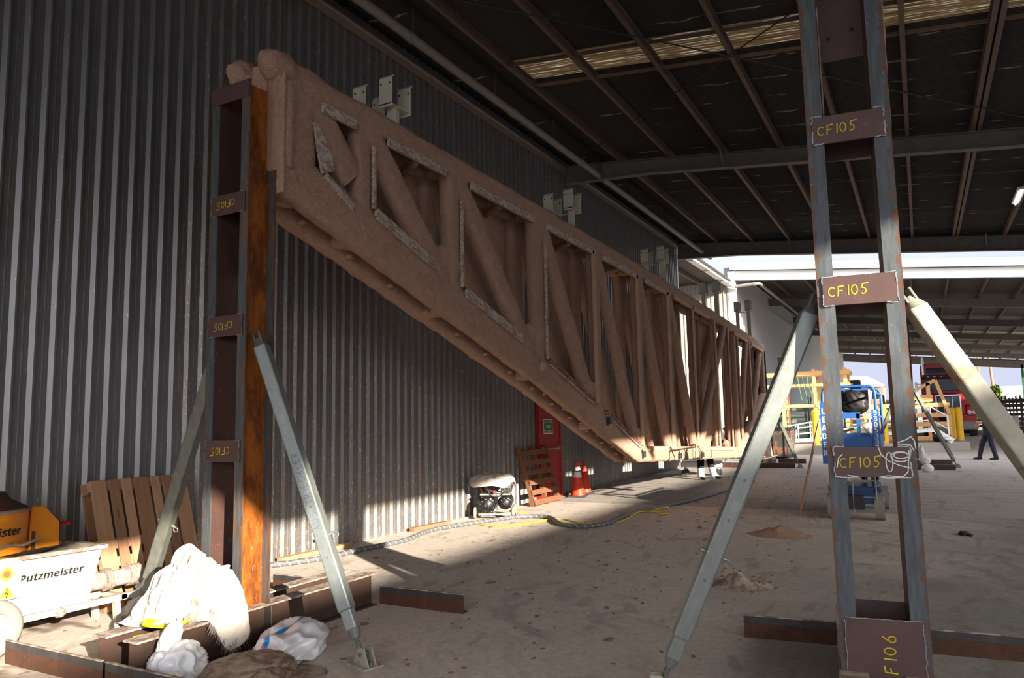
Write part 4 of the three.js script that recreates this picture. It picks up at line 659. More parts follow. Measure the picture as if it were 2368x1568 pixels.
{
  const c = V(-4.72, 0.76, -3.72), P = a => a.map(q => V(...q));
  const r0 = Array.from({ length: 12 }, () => c.clone());
  const r1 = P([[-4.62, 0.66, -3.64], [-4.58, 0.66, -3.70], [-4.54, 0.64, -3.76], [-4.58, 0.62, -3.81], [-4.70, 0.64, -3.80], [-4.79, 0.66, -3.77], [-4.82, 0.65, -3.70], [-4.80, 0.64, -3.62], [-4.77, 0.61, -3.55], [-4.72, 0.6, -3.53], [-4.68, 0.61, -3.55], [-4.64, 0.63, -3.59]]);
  const r2 = P([[-4.50, 0.47, -3.55], [-4.43, 0.48, -3.62], [-4.37, 0.50, -3.72], [-4.36, 0.57, -3.80], [-4.58, 0.54, -3.84], [-4.84, 0.45, -3.83], [-4.92, 0.43, -3.70], [-4.90, 0.42, -3.53], [-4.83, 0.43, -3.42], [-4.73, 0.43, -3.40], [-4.63, 0.42, -3.42], [-4.55, 0.44, -3.48]]);
  const r3 = P([[-4.45, 0.31, -3.50], [-4.36, 0.31, -3.60], [-4.27, 0.28, -3.70], [-4.23, 0.34, -3.81], [-4.48, 0.42, -3.855], [-4.90, 0.30, -3.855], [-5.0, 0.28, -3.70], [-4.97, 0.28, -3.47], [-4.87, 0.30, -3.31], [-4.73, 0.30, -3.30], [-4.61, 0.30, -3.34], [-4.52, 0.30, -3.42]]);
  const r4 = P([[-4.44, 0.292, -3.49], [-4.35, 0.28, -3.60], [-4.23, 0.10, -3.66], [-4.20, 0.18, -3.82], [-4.42, 0.37, -3.86], [-4.92, 0.06, -3.86], [-5.04, 0.02, -3.70], [-5.0, 0.05, -3.45], [-4.89, 0.288, -3.27], [-4.73, 0.288, -3.27], [-4.60, 0.288, -3.32], [-4.51, 0.288, -3.41]]);
  const t = thing('dust_sheet', 'crumpled off-white cloth draped over the foot of the near stand', 'cloth', [-4.72, 0, -3.72]);
  const m = mesh('cloth', drape([r0, r1, r2, r3, r4], 240, 110, 0.036, 1.9, 4.2), M.cloth, t); m.geometry.translate(4.72, 0, 3.72);
  // frayed edges
  const fr = []; const edge = (a, b, n, dir) => { for (let i = 0; i < n; i++) { const q = a.clone().lerp(b, rnd()).add(V(rr(-0.012, 0.012), rr(-0.012, 0.012), rr(-0.012, 0.012))); fr.push(rod(q, q.clone().add(dir).add(V(rr(-0.02, 0.02), rr(-0.02, 0.012), rr(-0.03, 0.03))), 0.0016, 0.0006, 3)); } };
  edge(V(-4.23, 0.12, -3.66), V(-4.20, 0.19, -3.80), 110, V(0.01, -0.045, 0)); edge(V(-4.36, 0.29, -3.60), V(-4.24, 0.12, -3.68), 130, V(0.02, -0.04, 0.02)); edge(V(-4.52, 0.30, -3.42), V(-4.44, 0.30, -3.52), 70, V(0.03, -0.01, 0.02)); edge(V(-4.46, 0.44, -3.55), V(-4.34, 0.33, -3.66), 90, V(0.02, -0.03, 0.02));
  const f = mesh('fringe', fr, M.cloth, t); f.geometry.translate(4.72, 0, 3.72); f.userData.kind = 'stuff';
  tag(mesh('dust_sheet', (() => { const C = V(-6.08, 0.30, -4.5), A = (r, y, s = 1) => Array.from({ length: 12 }, (_, i) => { const a = i / 12 * 6.2832; return V(C.x + Math.cos(a) * r * 0.7, Math.max(0.012, y + 0.04 * Math.sin(a * 3)), C.z + Math.sin(a) * r * 1.15); }); return drape([A(0.01, 0.30), A(0.1, 0.26), A(0.19, 0.18), A(0.26, 0.05), A(0.33, 0.012)], 120, 40, 0.04, 2.4, 9.1); })(), M.plastic), 'pale plastic sheet crumpled over the pump outlet beside the pallet', 'plastic sheet');
}
// ---- coil of yellow cord under the cloth
{
  const l = []; for (let k = 0; k < 7; k++) { const o = k * 0.012; l.push(tube([V(-4.50, 0.285 + o * 0.5, -3.72 + o), V(-4.45, 0.30 + o * 0.4, -3.6), V(-4.47 + o, 0.30, -3.45 + o), V(-4.55, 0.295 + o * 0.3, -3.33 + o), V(-4.60 - o * 0.5, 0.31 + o * 0.3, -3.35), V(-4.58, 0.32, -3.43 - o), V(-4.53, 0.32 + o * 0.3, -3.6)], 0.0065, 6, 40)); }
  const c = tag(mesh('cord_coil', l, M.yellowCord), 'coil of yellow extension cord tucked under the cloth on the beam', 'cord'); mesh('tape_band', rod(V(-4.44, 0.305, -3.5), V(-4.45, 0.315, -3.54), 0.035, 0.035, 10), M.grey, c);
}
// ---- sacks
function sack(name, label, geo, pos, mat, cat = 'bag') { return tag(mesh(name, geo.translate(...pos), mat), label, cat); }
sack('plastic_bag', 'crumpled white plastic bag between the base arm and the dust heap', join([blob(0.17, 0.14, 0.15, 0.42, { seg: 80, freq: 3, seedv: 3.2, ridge: 0.8, flat: -0.10 }), blob(0.07, 0.15, 0.06, 0.3, { seg: 40, freq: 5, seedv: 8, ridge: 0.5 }).rotateX(-0.4).translate(-0.06, 0.13, 0.03)]), [-4.22, 0.1, -3.26], M.plastic);
{
  const g = blob(0.2, 0.13, 0.36, 0.42, { seg: 110, freq: 2.6, seedv: 12.3, ridge: 0.8, flat: -0.085 }); const p = g.attributes.position, col = [], w = new THREE.Color(0xe6e6e8), b = new THREE.Color(0x2f7fc4);
  for (let i = 0; i < p.count; i++) { const x = p.getX(i), z = p.getZ(i), k = Math.abs(x + 0.03 + 0.08 * Math.sin(z * 7)) < 0.02 && p.getY(i) > 0 ? b : w; col.push(k.r, k.g, k.b); } g.setAttribute('color', new THREE.Float32BufferAttribute(col, 3));
  const m = M.plastic.clone(); m.vertexColors = true; m.color.set(0xffffff); sack('plastic_bag', 'white plastic sack with a blue stripe lying beside the near base beam', g.rotateY(0.5), [-3.98, 0.085, -4.0], m);
}
sack('dust_sack', 'dust-covered sack slumped on the floor in front of the striped bag', join([blob(0.26, 0.11, 0.3, 0.2, { seg: 64, freq: 4, seedv: 22, ridge: 0.3, flat: -0.07 }), blob(0.2, 0.08, 0.2, 0.25, { seg: 40, freq: 5, seedv: 31, ridge: 0.3, flat: -0.06 }).translate(0.22, -0.02, 0.05)]), [-3.82, 0.065, -3.46], M.sackDust, 'sack');
// ---- pallets leaning on the wall
{
  const t = thing('pallet', 'pale wooden pallet leaning on the wall behind the dark prop', 'pallet', [-6.36, 0, -4.66]); t.rotation.z = 0.31;
  const W = 1.0, H = 1.17; let z = W / 2; const ws = [0.15, 0.095, 0.095, 0.15, 0.09, 0.09, 0.15], gap = (W - ws.reduce((a, b) => a + b)) / 6;
  ws.forEach((w, i) => { mesh('slat', rb(0.018, H, w, 0.06, H / 2, z - w / 2, 0.003), i % 2 ? M.palletB : M.pallet, t); z -= w + gap; });
  for (const y of [0.05, 0.42, 0.58, H - 0.05]) mesh('bearer', rb(0.04, 0.09, W, 0.03, y, 0, 0.004), M.pallet, t);
  for (const y of [0.05, H / 2, H - 0.06]) for (const zz of [-0.45, 0, 0.45]) mesh('block', rb(0.07, 0.1, 0.1, -0.03, y, zz, 0.004), M.palletB, t);
  for (const zz of [-0.45, 0, 0.45]) mesh('slat', rb(0.016, H, 0.1, -0.075, H / 2, zz, 0.003), M.palletB, t);
  const u = thing('pallet', 'brown wooden pallet leaning across the red door', 'pallet', [-6.47, 0, -13.15]); u.rotation.z = 0.27;
  const W2 = 1.15, H2 = 1.12;
  for (let k = 0; k < 6; k++) mesh('slat', rb(0.018, 0.095, W2, 0.055, 0.06 + k * 0.19, 0, 0.003), M.palletDark, u);
  for (const zz of [-0.54, 0, 0.54]) mesh('bearer', rb(0.09, H2 + 0.06, 0.05, 0, H2 / 2, zz, 0.004), M.palletDark, u);
  for (let k = 0; k < 3; k++) mesh('slat', rb(0.018, 0.1, W2, -0.055, 0.07 + k * 0.48, 0, 0.003), M.palletDark, u);
}
// ---- traffic cones
for (const [x, z, s, band, lab] of [[-6.42, -14.55, 1, 1, 'traffic cone with a white collar'], [-6.52, -15.15, 0.95, 0, 'plain orange traffic cone behind the white-collared one']]) {
  const t = thing('traffic_cone', lab, 'traffic cone', [x, 0, z], 0.2, 'orange traffic cones by the wall'), H = 0.74 * s;
  const R = y => 0.155 * s - 0.125 * s * y / H; mesh('cone_body', new THREE.LatheGeometry([[R(0.03), 0.03], [R(H * 0.5), H * 0.5], [R(H - 0.02), H - 0.02], [R(H) - 0.005, H], [0.02, H]].map(q => new THREE.Vector2(...q)), 28), M.cone, t);
  if (band) { mesh('white_collar', new THREE.CylinderGeometry(R(0.62) + 0.004, R(0.40) + 0.004, 0.22, 28, 1, true).translate(0, 0.51, 0), M.white, t); mesh('stencil_band', new THREE.CylinderGeometry(R(0.545) + 0.006, R(0.525) + 0.006, 0.02, 28, 1, true).translate(0, 0.535, 0), M.black, t); }
  mesh('cone_base', rb(0.38 * s, 0.035, 0.38 * s, 0, 0.018, 0, 0.01), M.rubber, t);
}
// ---- air compressor with a rag on top
{
  const t = thing('air_compressor', 'black paint-spattered air compressor on wheels by the wall', 'compressor', [-6.42, 0, -11.05], 0.42);
  const tk = (x, y, r, l) => { const g = new THREE.CapsuleGeometry(r, l, 10, 24).rotateX(Math.PI / 2); return g.translate(x, y, 0); };
  const bs = blots(256, 256, 260, 1, 7, 1.2), mb = std(0xffffff, { roughness: 0.4, map: tex(256, 256, (u, v) => mix3([26, 26, 27], [226, 216, 204], bs(u, v))) });
  mesh('tank', tk(-0.1, 0.24, 0.155, 0.42), mb, t); mesh('tank', tk(0.2, 0.26, 0.12, 0.36), mb, t);
  mesh('motor', [rod(V(0, 0.5, -0.2), V(0, 0.5, 0.2), 0.09, 0.09, 20), rod(V(0, 0.5, 0.2), V(0, 0.5, 0.24), 0.07, 0.07, 20)], M.dark, t);
  const pu = mesh('pump_head', [rb(0.14, 0.2, 0.14, 0.2, 0.5, 0.05, 0.02)], M.dark, t); for (let k = 0; k < 6; k++) mesh('cooling_fin', bx(0.17, 0.006, 0.17, 0.2, 0.5 + k * 0.025, 0.05), M.grey, pu);
  mesh('belt_guard', new THREE.TorusGeometry(0.14, 0.012, 8, 26).translate(0.06, 0.5, 0.26), M.dark, t);
  mesh('air_line', [tube([V(0.2, 0.46, 0.12), V(0.1, 0.42, 0.22), V(0, 0.44, 0.2), V(-0.1, 0.4, 0.1)], 0.01, 6), tube([V(-0.12, 0.42, 0.2), V(-0.02, 0.38, 0.25), V(0.12, 0.40, 0.24)], 0.008, 6)], M.grey, t);
  mesh('frame', [bar(V(-0.22, 0.08, -0.3), V(-0.22, 0.08, 0.3), 0.03, 0.03), bar(V(0.28, 0.1, -0.3), V(0.28, 0.1, 0.3), 0.03, 0.03), bar(V(-0.22, 0.08, 0.28), V(0.3, 0.08, 0.28), 0.03, 0.03), bx(0.5, 0.02, 0.5, 0.04, 0.395, 0)], M.galvWorn, t);
  mesh('handle', tube([V(-0.2, 0.4, -0.3), V(-0.3, 0.6, -0.32), V(0, 0.62, -0.34), V(0.3, 0.6, -0.32), V(0.26, 0.4, -0.3)], 0.014, 8), M.dark, t);
  for (const [x, z] of [[-0.3, 0.22], [0.33, 0.2], [0.33, -0.22], [-0.3, -0.22]]) { const w = mesh('wheel', new THREE.TorusGeometry(0.075, 0.025, 8, 20).rotateY(Math.PI / 2).translate(x, 0.1, z), M.tyreDust, t); mesh('hub', rod(V(x - 0.02, 0.1, z), V(x + 0.02, 0.1, z), 0.06), M.galvWorn, w); }
  mesh('gauge', rod(V(0.04, 0.44, 0.27), V(0.04, 0.44, 0.29), 0.03, 0.03, 16), std(0xc8323a), t);
  const C = V(-6.42, 0.69, -11.0), A = (r, y, w = 0) => Array.from({ length: 12 }, (_, i) => { const a = i / 12 * 6.2832; return V(C.x + Math.cos(a) * r * 1.05, y - w * Math.abs(Math.sin(a * 2.5)), C.z + Math.sin(a) * r); });
  tag(mesh('rag', drape([A(0.01, 0.74), A(0.16, 0.73), A(0.28, 0.71), A(0.36, 0.66, 0.05), A(0.38, 0.60, 0.09)], 100, 30, 0.02, 2.2, 17), M.cloth), 'grey-white rag draped over the air compressor', 'cloth');
  tag(mesh('power_lead', tube([V(-6.1, 0.1, -11.2), V(-5.95, 0.02, -11.35), V(-6.0, 0.012, -11.0), V(-6.12, 0.012, -10.75)], 0.009, 6, 40), M.yellowCord), 'short yellow lead trailing from the air compressor', 'lead');
}
// ---- timber offcuts at the wall
tag(mesh('timber_offcut', bar(V(-6.74, 0.03, -6.55), V(-6.70, 0.03, -7.75), 0.09, 0.05, 0.004), M.pallet), 'pale timber board on the floor at the wall near the stand', 'board', 'boards along the wall');
tag(mesh('timber_offcut', bar(V(-6.70, 0.035, -9.1), V(-6.62, 0.035, -9.95), 0.09, 0.07, 0.004), M.palletB), 'short thick timber block at the wall near the compressor', 'board', 'boards along the wall');
// ---- hose and yellow cord on the floor
{
  const hp = [[-6.6, -6.2], [-6.45, -6.5], [-6.32, -6.85], [-6.29, -7.45], [-6.22, -8.3], [-6.42, -9.2], [-6.26, -10.05], [-5.92, -10.98], [-5.45, -11.12], [-4.9, -10.45], [-4.5, -10.36], [-4.28, -10.8], [-4.33, -11.6], [-4.3, -12.8], [-4.08, -13.6], [-3.9, -14.8], [-3.77, -17.2], [-3.7, -19]].map(q => V(q[0], 0.034, q[1]));
  const ht = tex(64, 64, (u, v) => { const s = ((u * 2 + v) % 1); return mix3(mix3([72, 74, 78], [104, 104, 106], vn(u * 20, v * 20)), [212, 208, 202], s < 0.16 ? 0.5 : 0.08); }); ht.repeat.set(70, 1);
  tag(mesh('hose', tube(hp, 0.032, 10, 260), std(0xffffff, { map: ht, roughness: 0.6 })), 'thick grey hose with pale spiral stripes along the floor', 'hose');
  const yp = [[-6.32, -10.2], [-5.95, -10.05], [-5.6, -10.15], [-5.42, -10.9], [-5.2, -11.13], [-4.7, -10.8], [-4.38, -11.0], [-4.24, -11.35], [-4.3, -12.3], [-4.05, -12.35], [-3.9, -12.2], [-3.86, -12.4], [-4.02, -12.6], [-4.28, -12.5], [-4.32, -12.8], [-4.1, -13.3]].map((q, i) => V(q[0], i > 7 && i < 11 ? 0.03 : 0.012, q[1]));
  tag(mesh('extension_cord', tube(yp, 0.011, 6, 200), M.yellowCord), 'yellow extension cord looping over the hose on the floor', 'cord');
}
// ---- heaps of dust and crumbs
function heap(r, h, s) { const g = new THREE.CircleGeometry(1, 48, 0, Math.PI * 2); const pos = [], idx = [], uv = [], nr = 18, na = 56; for (let j = 0; j <= nr; j++) for (let i = 0; i <= na; i++) { const a = i / na * 6.2832, q = j / nr, R = r * q * (1 + 0.18 * n3(Math.cos(a) * 1.5 + s, Math.sin(a) * 1.5, 0)), x = Math.cos(a) * R * 1.15, z = Math.sin(a) * R * 0.9; const y = j === nr ? 0.001 : h * Math.pow(1 - q, 1.15) * (0.75 + 0.5 * n3(x * 7 + s, 1, z * 7)) + h * 0.10 * n3(x * 30 + s, 2, z * 30) * (1 - q) + 0.004; pos.push(x, Math.max(0.001, y), z); uv.push(x, z); } for (let j = 0; j < nr; j++) for (let i = 0; i < na; i++) { const a = j * (na + 1) + i, b = a + na + 1; idx.push(a, a + 1, b, b, a + 1, b + 1); } const m = new THREE.BufferGeometry(); m.setAttribute('position', new THREE.Float32BufferAttribute(pos, 3)); m.setAttribute('uv', new THREE.Float32BufferAttribute(uv, 2)); m.setIndex(idx); m.computeVertexNormals(); return m; }
{
  const a = tag(mesh('dust_heap', heap(0.36, 0.16, 3).translate(-1.8, 0, -10.75), M.spray), 'brown heap of spray dust in front of the scissor lift', 'dust heap', 'swept heaps of spray dust');
  const b = tag(mesh('dust_heap', heap(0.27, 0.15, 11).translate(-1.62, 0, -7.45), M.dusty), 'grey-pink heap of dust with chips behind the large grey prop', 'dust heap', 'swept heaps of spray dust');
  mesh('chips', Array.from({ length: 60 }, () => { const t = rnd() * 6.28, r = 0.3 * Math.sqrt(rnd()), s = rr(0.004, 0.012); return bx(s * 2, s * 0.6, s, 0, 0, 0).rotateY(rnd() * 3).rotateZ(rr(-0.5, 0.5)).translate(-1.62 + Math.cos(t) * r * 1.2, 0.012 + 0.13 * Math.max(0, 1 - r / 0.27), -7.45 + Math.sin(t) * r); }), M.battenRed, b).userData.kind = 'stuff';
  tag(mesh('debris_clump', [blob(0.06, 0.035, 0.05, 0.5, { freq: 8 }).translate(0.38, 0.02, -11.55), blob(0.03, 0.02, 0.05, 0.5, { freq: 8, seedv: 3 }).translate(0.45, 0.012, -11.5)], M.dark), 'small dark clump of rubbish on the open floor at right', 'rubbish');
  tag(mesh('dust_heap', heap(0.3, 0.03, 19).translate(-3.7, 0, -3.62), M.dusty), 'low spill of dust beside the dust-covered sack', 'dust heap', 'swept heaps of spray dust');
  const im = new THREE.InstancedMesh(new THREE.DodecahedronGeometry(1, 0), M.spray, 1000), q = new THREE.Quaternion(), m = new THREE.Matrix4();
  for (let i = 0; i < 1000; i++) { const x = -6.5 + Math.pow(rnd(), 0.8) * 5.2, z = rr(-2.2, -22), s = rr(0.004, 0.014) * (rnd() < 0.06 ? 2.2 : 1); q.setFromEuler(new THREE.Euler(0, rnd() * 6, rr(-0.3, 0.3))); m.compose(V(x, s * 0.25, z), q, V(s * rr(1, 2.2), s * 0.5, s * rr(0.8, 1.4))); im.setMatrixAt(i, m); }
  im.name = 'spray_crumbs'; im.userData = { kind: 'stuff', label: 'brown crumbs of fallen spray scattered over the floor', category: 'crumbs' }; scene.add(im);
}

// ================================================================ MIDDLE DISTANCE
// ---- scissor lift
{
  const t = thing('scissor_lift', 'blue scissor lift with lowered platform seen between the posts of the nearest stand', 'scissor lift', [-0.975, 0, -13.6]);
  const P = (n, g, m, p = t) => mesh(n, g, m, p);
  const c = P('chassis', [rb(0.56, 0.2, 1.9, 0, 0.34, 0, 0.01), rb(0.74, 0.08, 0.1, 0, 0.46, 0.92, 0.01)], M.blueDark);
  P('battery_tray', [rb(0.3, 0.22, 0.06, -0.02, 0.27, 0.97, 0.01)], M.dark, c); P('slot', rb(0.06, 0.03, 0.012, 0.3, 0.46, 0.972, 0.005), M.black, c);
  for (const x of [-0.33, 0.33]) for (const z of [-0.72, 0.82]) { const w = P('wheel', rod(V(x - 0.065, 0.19, z), V(x + 0.065, 0.19, z), 0.19, 0.19, 28), M.tyreDust); P('hub', rod(V(x - 0.07, 0.19, z), V(x + 0.07, 0.19, z), 0.09, 0.09, 16), M.blueDark, w); }
  for (let k = 0; k < 5; k++) for (const x of [-0.25, 0.25]) P('scissor_arm', [bar(V(x, 0.5 + k * 0.1, -0.85), V(x, 0.58 + k * 0.1, 0.85), 0.03, 0.06), bar(V(x, 0.58 + k * 0.1, -0.85), V(x, 0.5 + k * 0.1, 0.85), 0.03, 0.06)], M.dark);
  P('cylinder', rod(V(0.05, 0.5, -0.6), V(0.05, 0.85, 0.7), 0.045), M.grey);
  const ld = P('ladder', [rod(V(-0.02, 0.12, 0.99), V(-0.02, 1.1, 0.99), 0.012), rod(V(0.3, 0.3, 0.99), V(0.3, 1.1, 0.99), 0.012), ...[0.35, 0.6, 0.85].map(y => rod(V(-0.02, y, 0.99), V(0.3, y, 0.99), 0.01))], M.grey);
  const d = P('deck', [rb(0.76, 0.08, 1.9, 0, 1.1, 0, 0.008)], M.blue); P('toe_board', [bx(0.76, 0.14, 0.012, 0, 1.2, 0.945), bx(0.76, 0.14, 0.012, 0, 1.2, -0.945), bx(0.012, 0.14, 1.9, 0.38, 1.2, 0), bx(0.012, 0.14, 1.9, -0.38, 1.2, 0)], M.blue, d);
  const arch = z => tube([V(-0.37, 1.14, z), V(-0.37, 1.6, z), V(-0.37, 1.9, z), V(-0.34, 2.0, z), V(-0.25, 2.03, z), V(0, 2.03, z), V(0.25, 2.03, z), V(0.34, 2.0, z), V(0.37, 1.9, z), V(0.37, 1.6, z), V(0.37, 1.14, z)], 0.022, 8, 90);
  for (const z of [0.94, -0.94]) P('end_rail', [arch(z)], M.blue);
  P('mid_rail', [bx(0.5, 0.09, 0.03, -0.1, 1.585, 0.94), bx(0.05, 0.5, 0.03, 0.12, 1.36, 0.94)], M.blue);
  for (const x of [-0.37, 0.37]) P('side_rail', [rod(V(x, 1.93, -0.94), V(x, 1.93, 0.94), 0.02), rod(V(x, 1.55, -0.94), V(x, 1.55, 0.94), 0.02)], M.blue);
  const np = P('number_board', [bx(0.1, 0.62, 0.012, 0.36, 1.36, 0.965)], M.blue); '9305333'.split('').forEach((ch, i) => P('lettering', text(ch, 0.075).translate(0.36, 1.62 - i * 0.088, 0.972), M.white, np));
  P('white_strap', bx(0.03, 0.34, 0.01, 0.3, 1.8, 0.965), M.white, np);
  const nl = P('name_board', [bx(0.1, 0.95, 0.012, -0.37, 1.32, 0.965)], M.blue); 'LEADER'.split('').forEach((ch, i) => P('lettering', text(ch, 0.09).translate(-0.37, 1.66 - i * 0.13, 0.972), M.white, nl));
  P('lock_arm', bar(V(-0.3, 1.28, 0.96), V(0.05, 1.38, 0.96), 0.02, 0.035), M.dark); P('gate_spring', rod(V(0.18, 1.42, 0.97), V(0.3, 1.26, 0.97), 0.014), M.galv);
  tag(mesh('pole', bar(V(-1.83, 0.0, -12.9), V(-1.41, 1.52, -12.6), 0.035, 0.02), M.pallet), 'thin timber pole leaning against the scissor lift', 'pole');
  tag(mesh('dark_jacket', [blob(0.2, 0.22, 0.12, 0.3, { seg: 36, freq: 4, seedv: 5, ridge: 0.4 }).translate(-0.98, 1.78, -13.7)], M.black), 'black jacket hung on the scissor lift platform', 'jacket');
}
// ---- people
function body(bones, box, cell) {                                     // bones: [a, b, ra, rb, groupId]; smooth union of tapered capsules
  const [lo, hi] = box, size = Math.max(hi[0] - lo[0], hi[1] - lo[1], hi[2] - lo[2]), res = Math.ceil(size / cell) + 4;
  const mc = new MarchingCubes(res, M.black, false, false, 200000); mc.isolation = 0; const f = mc.field, sz = mc.size; f.fill(-1);
  const B = bones.map(([a, b, ra, rb]) => ({ ax: a[0], ay: a[1], az: a[2], dx: b[0] - a[0], dy: b[1] - a[1], dz: b[2] - a[2], ra, rb, l2: Math.max(1e-9, (b[0] - a[0]) ** 2 + (b[1] - a[1]) ** 2 + (b[2] - a[2]) ** 2) }));
  const C = [(lo[0] + hi[0]) / 2, (lo[1] + hi[1]) / 2, (lo[2] + hi[2]) / 2], half = size / 2 + 2 * cell, k = 0.035;
  for (let z = 0; z < sz; z++) for (let y = 0; y < sz; y++) for (let x = 0; x < sz; x++) {
    const px = C[0] + (x / (sz / 2) - 1) * half, py = C[1] + (y / (sz / 2) - 1) * half, pz = C[2] + (z / (sz / 2) - 1) * half; let d = 1;
    for (const b of B) { const qx = px - b.ax, qy = py - b.ay, qz = pz - b.az; let t = (qx * b.dx + qy * b.dy + qz * b.dz) / b.l2; t = t < 0 ? 0 : t > 1 ? 1 : t; const e = Math.sqrt((qx - t * b.dx) ** 2 + (qy - t * b.dy) ** 2 + (qz - t * b.dz) ** 2) - (b.ra + (b.rb - b.ra) * t); const h = clamp(0.5 + 0.5 * (d - e) / k); d = d + (e - d) * h - k * h * (1 - h); }
    f[x + y * sz + z * sz * sz] = -d;
  }
  mc.update(); const n = mc.count ?? mc.geometry.drawRange.count, p = new Float32Array(mc.positionArray.slice(0, n * 3)), nn = new Float32Array(mc.normalArray.slice(0, n * 3));
  for (let i = 0; i < n; i++) for (let c = 0; c < 3; c++) p[i * 3 + c] = C[c] + p[i * 3 + c] * half;
  const g = new THREE.BufferGeometry(); g.setAttribute('position', new THREE.BufferAttribute(p, 3)); g.setAttribute('normal', new THREE.BufferAttribute(nn, 3)); return g;
}
function paintBody(g, fn) { const p = g.attributes.position, c = []; for (let i = 0; i < p.count; i++) { const k = fn(p.getX(i), p.getY(i), p.getZ(i)); c.push(k.r, k.g, k.b); } g.setAttribute('color', new THREE.Float32BufferAttribute(c, 3)); return g; }
const K = h => new THREE.Color(h), bodyMat = std(0xffffff, { vertexColors: true, roughness: 0.85 });
function hand(o, dir, palm) {                                         // bones of a half-closed hand at o: fingers run along dir, curl towards palm
  const d = V(...dir).normalize(), pl = V(...palm).normalize(), s = d.clone().cross(pl), O = V(...o), b = [], A = v => [v.x, v.y, v.z];
  b.push([A(O), A(O.clone().addScaledVector(d, 0.07)), 0.026, 0.03]);
  [[-0.03, 0.07], [-0.01, 0.082], [0.01, 0.078], [0.03, 0.06]].forEach(([k, L]) => { const r = O.clone().addScaledVector(d, 0.075).addScaledVector(s, k), m = r.clone().addScaledVector(d, L * 0.5).addScaledVector(pl, 0.012), e = m.clone().addScaledVector(d, L * 0.32).addScaledVector(pl, L * 0.45); b.push([A(r), A(m), 0.0095, 0.009], [A(m), A(e), 0.009, 0.007]); });
  const r = O.clone().addScaledVector(d, 0.02).addScaledVector(s, -0.03), m = r.clone().addScaledVector(s, -0.025).addScaledVector(d, 0.03), e = m.clone().addScaledVector(d, 0.03).addScaledVector(pl, 0.02); b.push([A(r), A(m), 0.013, 0.011], [A(m), A(e), 0.011, 0.009]); return b;
}
{ // standing figure in navy, facing left
  const L = [];
  for (const [s, fx, fz] of [[1, 0.14, 0.1], [-1, -0.28, -0.08]]) { const hip = [0.0, 0.92, s * 0.09], kn = [fx * 0.55 - 0.03, 0.50, fz * 0.8 + s * 0.04], an = [fx, 0.09, fz + s * 0.03]; L.push([hip, kn, 0.105, 0.075], [kn, an, 0.078, 0.062], [an, [fx - 0.03, 0.05, an[2]], 0.05, 0.045], [[fx + 0.03, 0.045, an[2]], [fx - 0.17, 0.036, an[2]], 0.042, 0.034]); }
  L.push([[0, 0.95, 0], [-0.01, 1.15, 0], 0.15, 0.145], [[-0.01, 1.15, -0.06], [-0.02, 1.36, -0.08], 0.13, 0.12], [[-0.01, 1.15, 0.06], [-0.02, 1.36, 0.08], 0.13, 0.12], [[-0.02, 1.42, -0.15], [-0.02, 1.42, 0.15], 0.075, 0.075], [[-0.02, 1.42, 0], [-0.05, 1.55, 0], 0.06, 0.055]);
  for (const s of [-1, 1]) L.push([[-0.02, 1.41, s * 0.19], [0.03, 1.14, s * 0.24], 0.06, 0.048], [[0.03, 1.14, s * 0.24], [-0.2, 1.22 - 0.1 * (s < 0), s * 0.16], 0.046, 0.034]);
  const hd = [[[-0.06, 1.63, 0], [-0.07, 1.66, 0], 0.088, 0.092], [[-0.1, 1.575, 0], [-0.12, 1.57, 0], 0.05, 0.04], [[-0.165, 1.63, 0], [-0.175, 1.605, 0], 0.014, 0.016], [[-0.05, 1.62, 0.09], [-0.05, 1.6, 0.09], 0.02, 0.015], [[-0.05, 1.62, -0.09], [-0.05, 1.6, -0.09], 0.02, 0.015], [[-0.05, 1.5, 0], [-0.06, 1.6, 0], 0.052, 0.055]];
  const g = join([body(L, [[-0.5, 0, -0.4], [0.4, 1.6, 0.4]], 0.016), body(hd, [[-0.22, 1.45, -0.14], [0.06, 1.78, 0.14]], 0.006), body(hand([-0.2, 1.22, 0.16], [-1, 0.1, -0.2], [0, 0.4, -1]), [[-0.4, 1.1, 0], [-0.16, 1.35, 0.3]], 0.0035), body(hand([-0.2, 1.12, -0.16], [-1, 0.1, 0.2], [0, 0.4, 1]), [[-0.4, 1.0, -0.3], [-0.16, 1.25, 0]], 0.0035)]);
  paintBody(g, (x, y, z) => y < 0.075 ? K(0x17171a) : y > 1.7 || (y > 1.6 && x > -0.06) ? K(0x2a211a) : y > 1.53 || (x < -0.205 && y > 0.95) ? (Math.hypot(y - 1.645, Math.abs(z) - 0.034) < 0.011 && x < -0.13 ? K(0x20160f) : Math.abs(y - 1.565) < 0.006 && Math.abs(z) < 0.026 && x < -0.14 ? K(0x8a4a40) : K(0xc08a6c)) : y > 0.9 ? K(0x1d2433) : K(0x1c2031));
  const t = thing('person', 'person in navy work clothes standing behind the rust-stained pale prop', 'person', [1.93, 0, -29.8], 0.2); mesh('body', g, bodyMat, t);
}
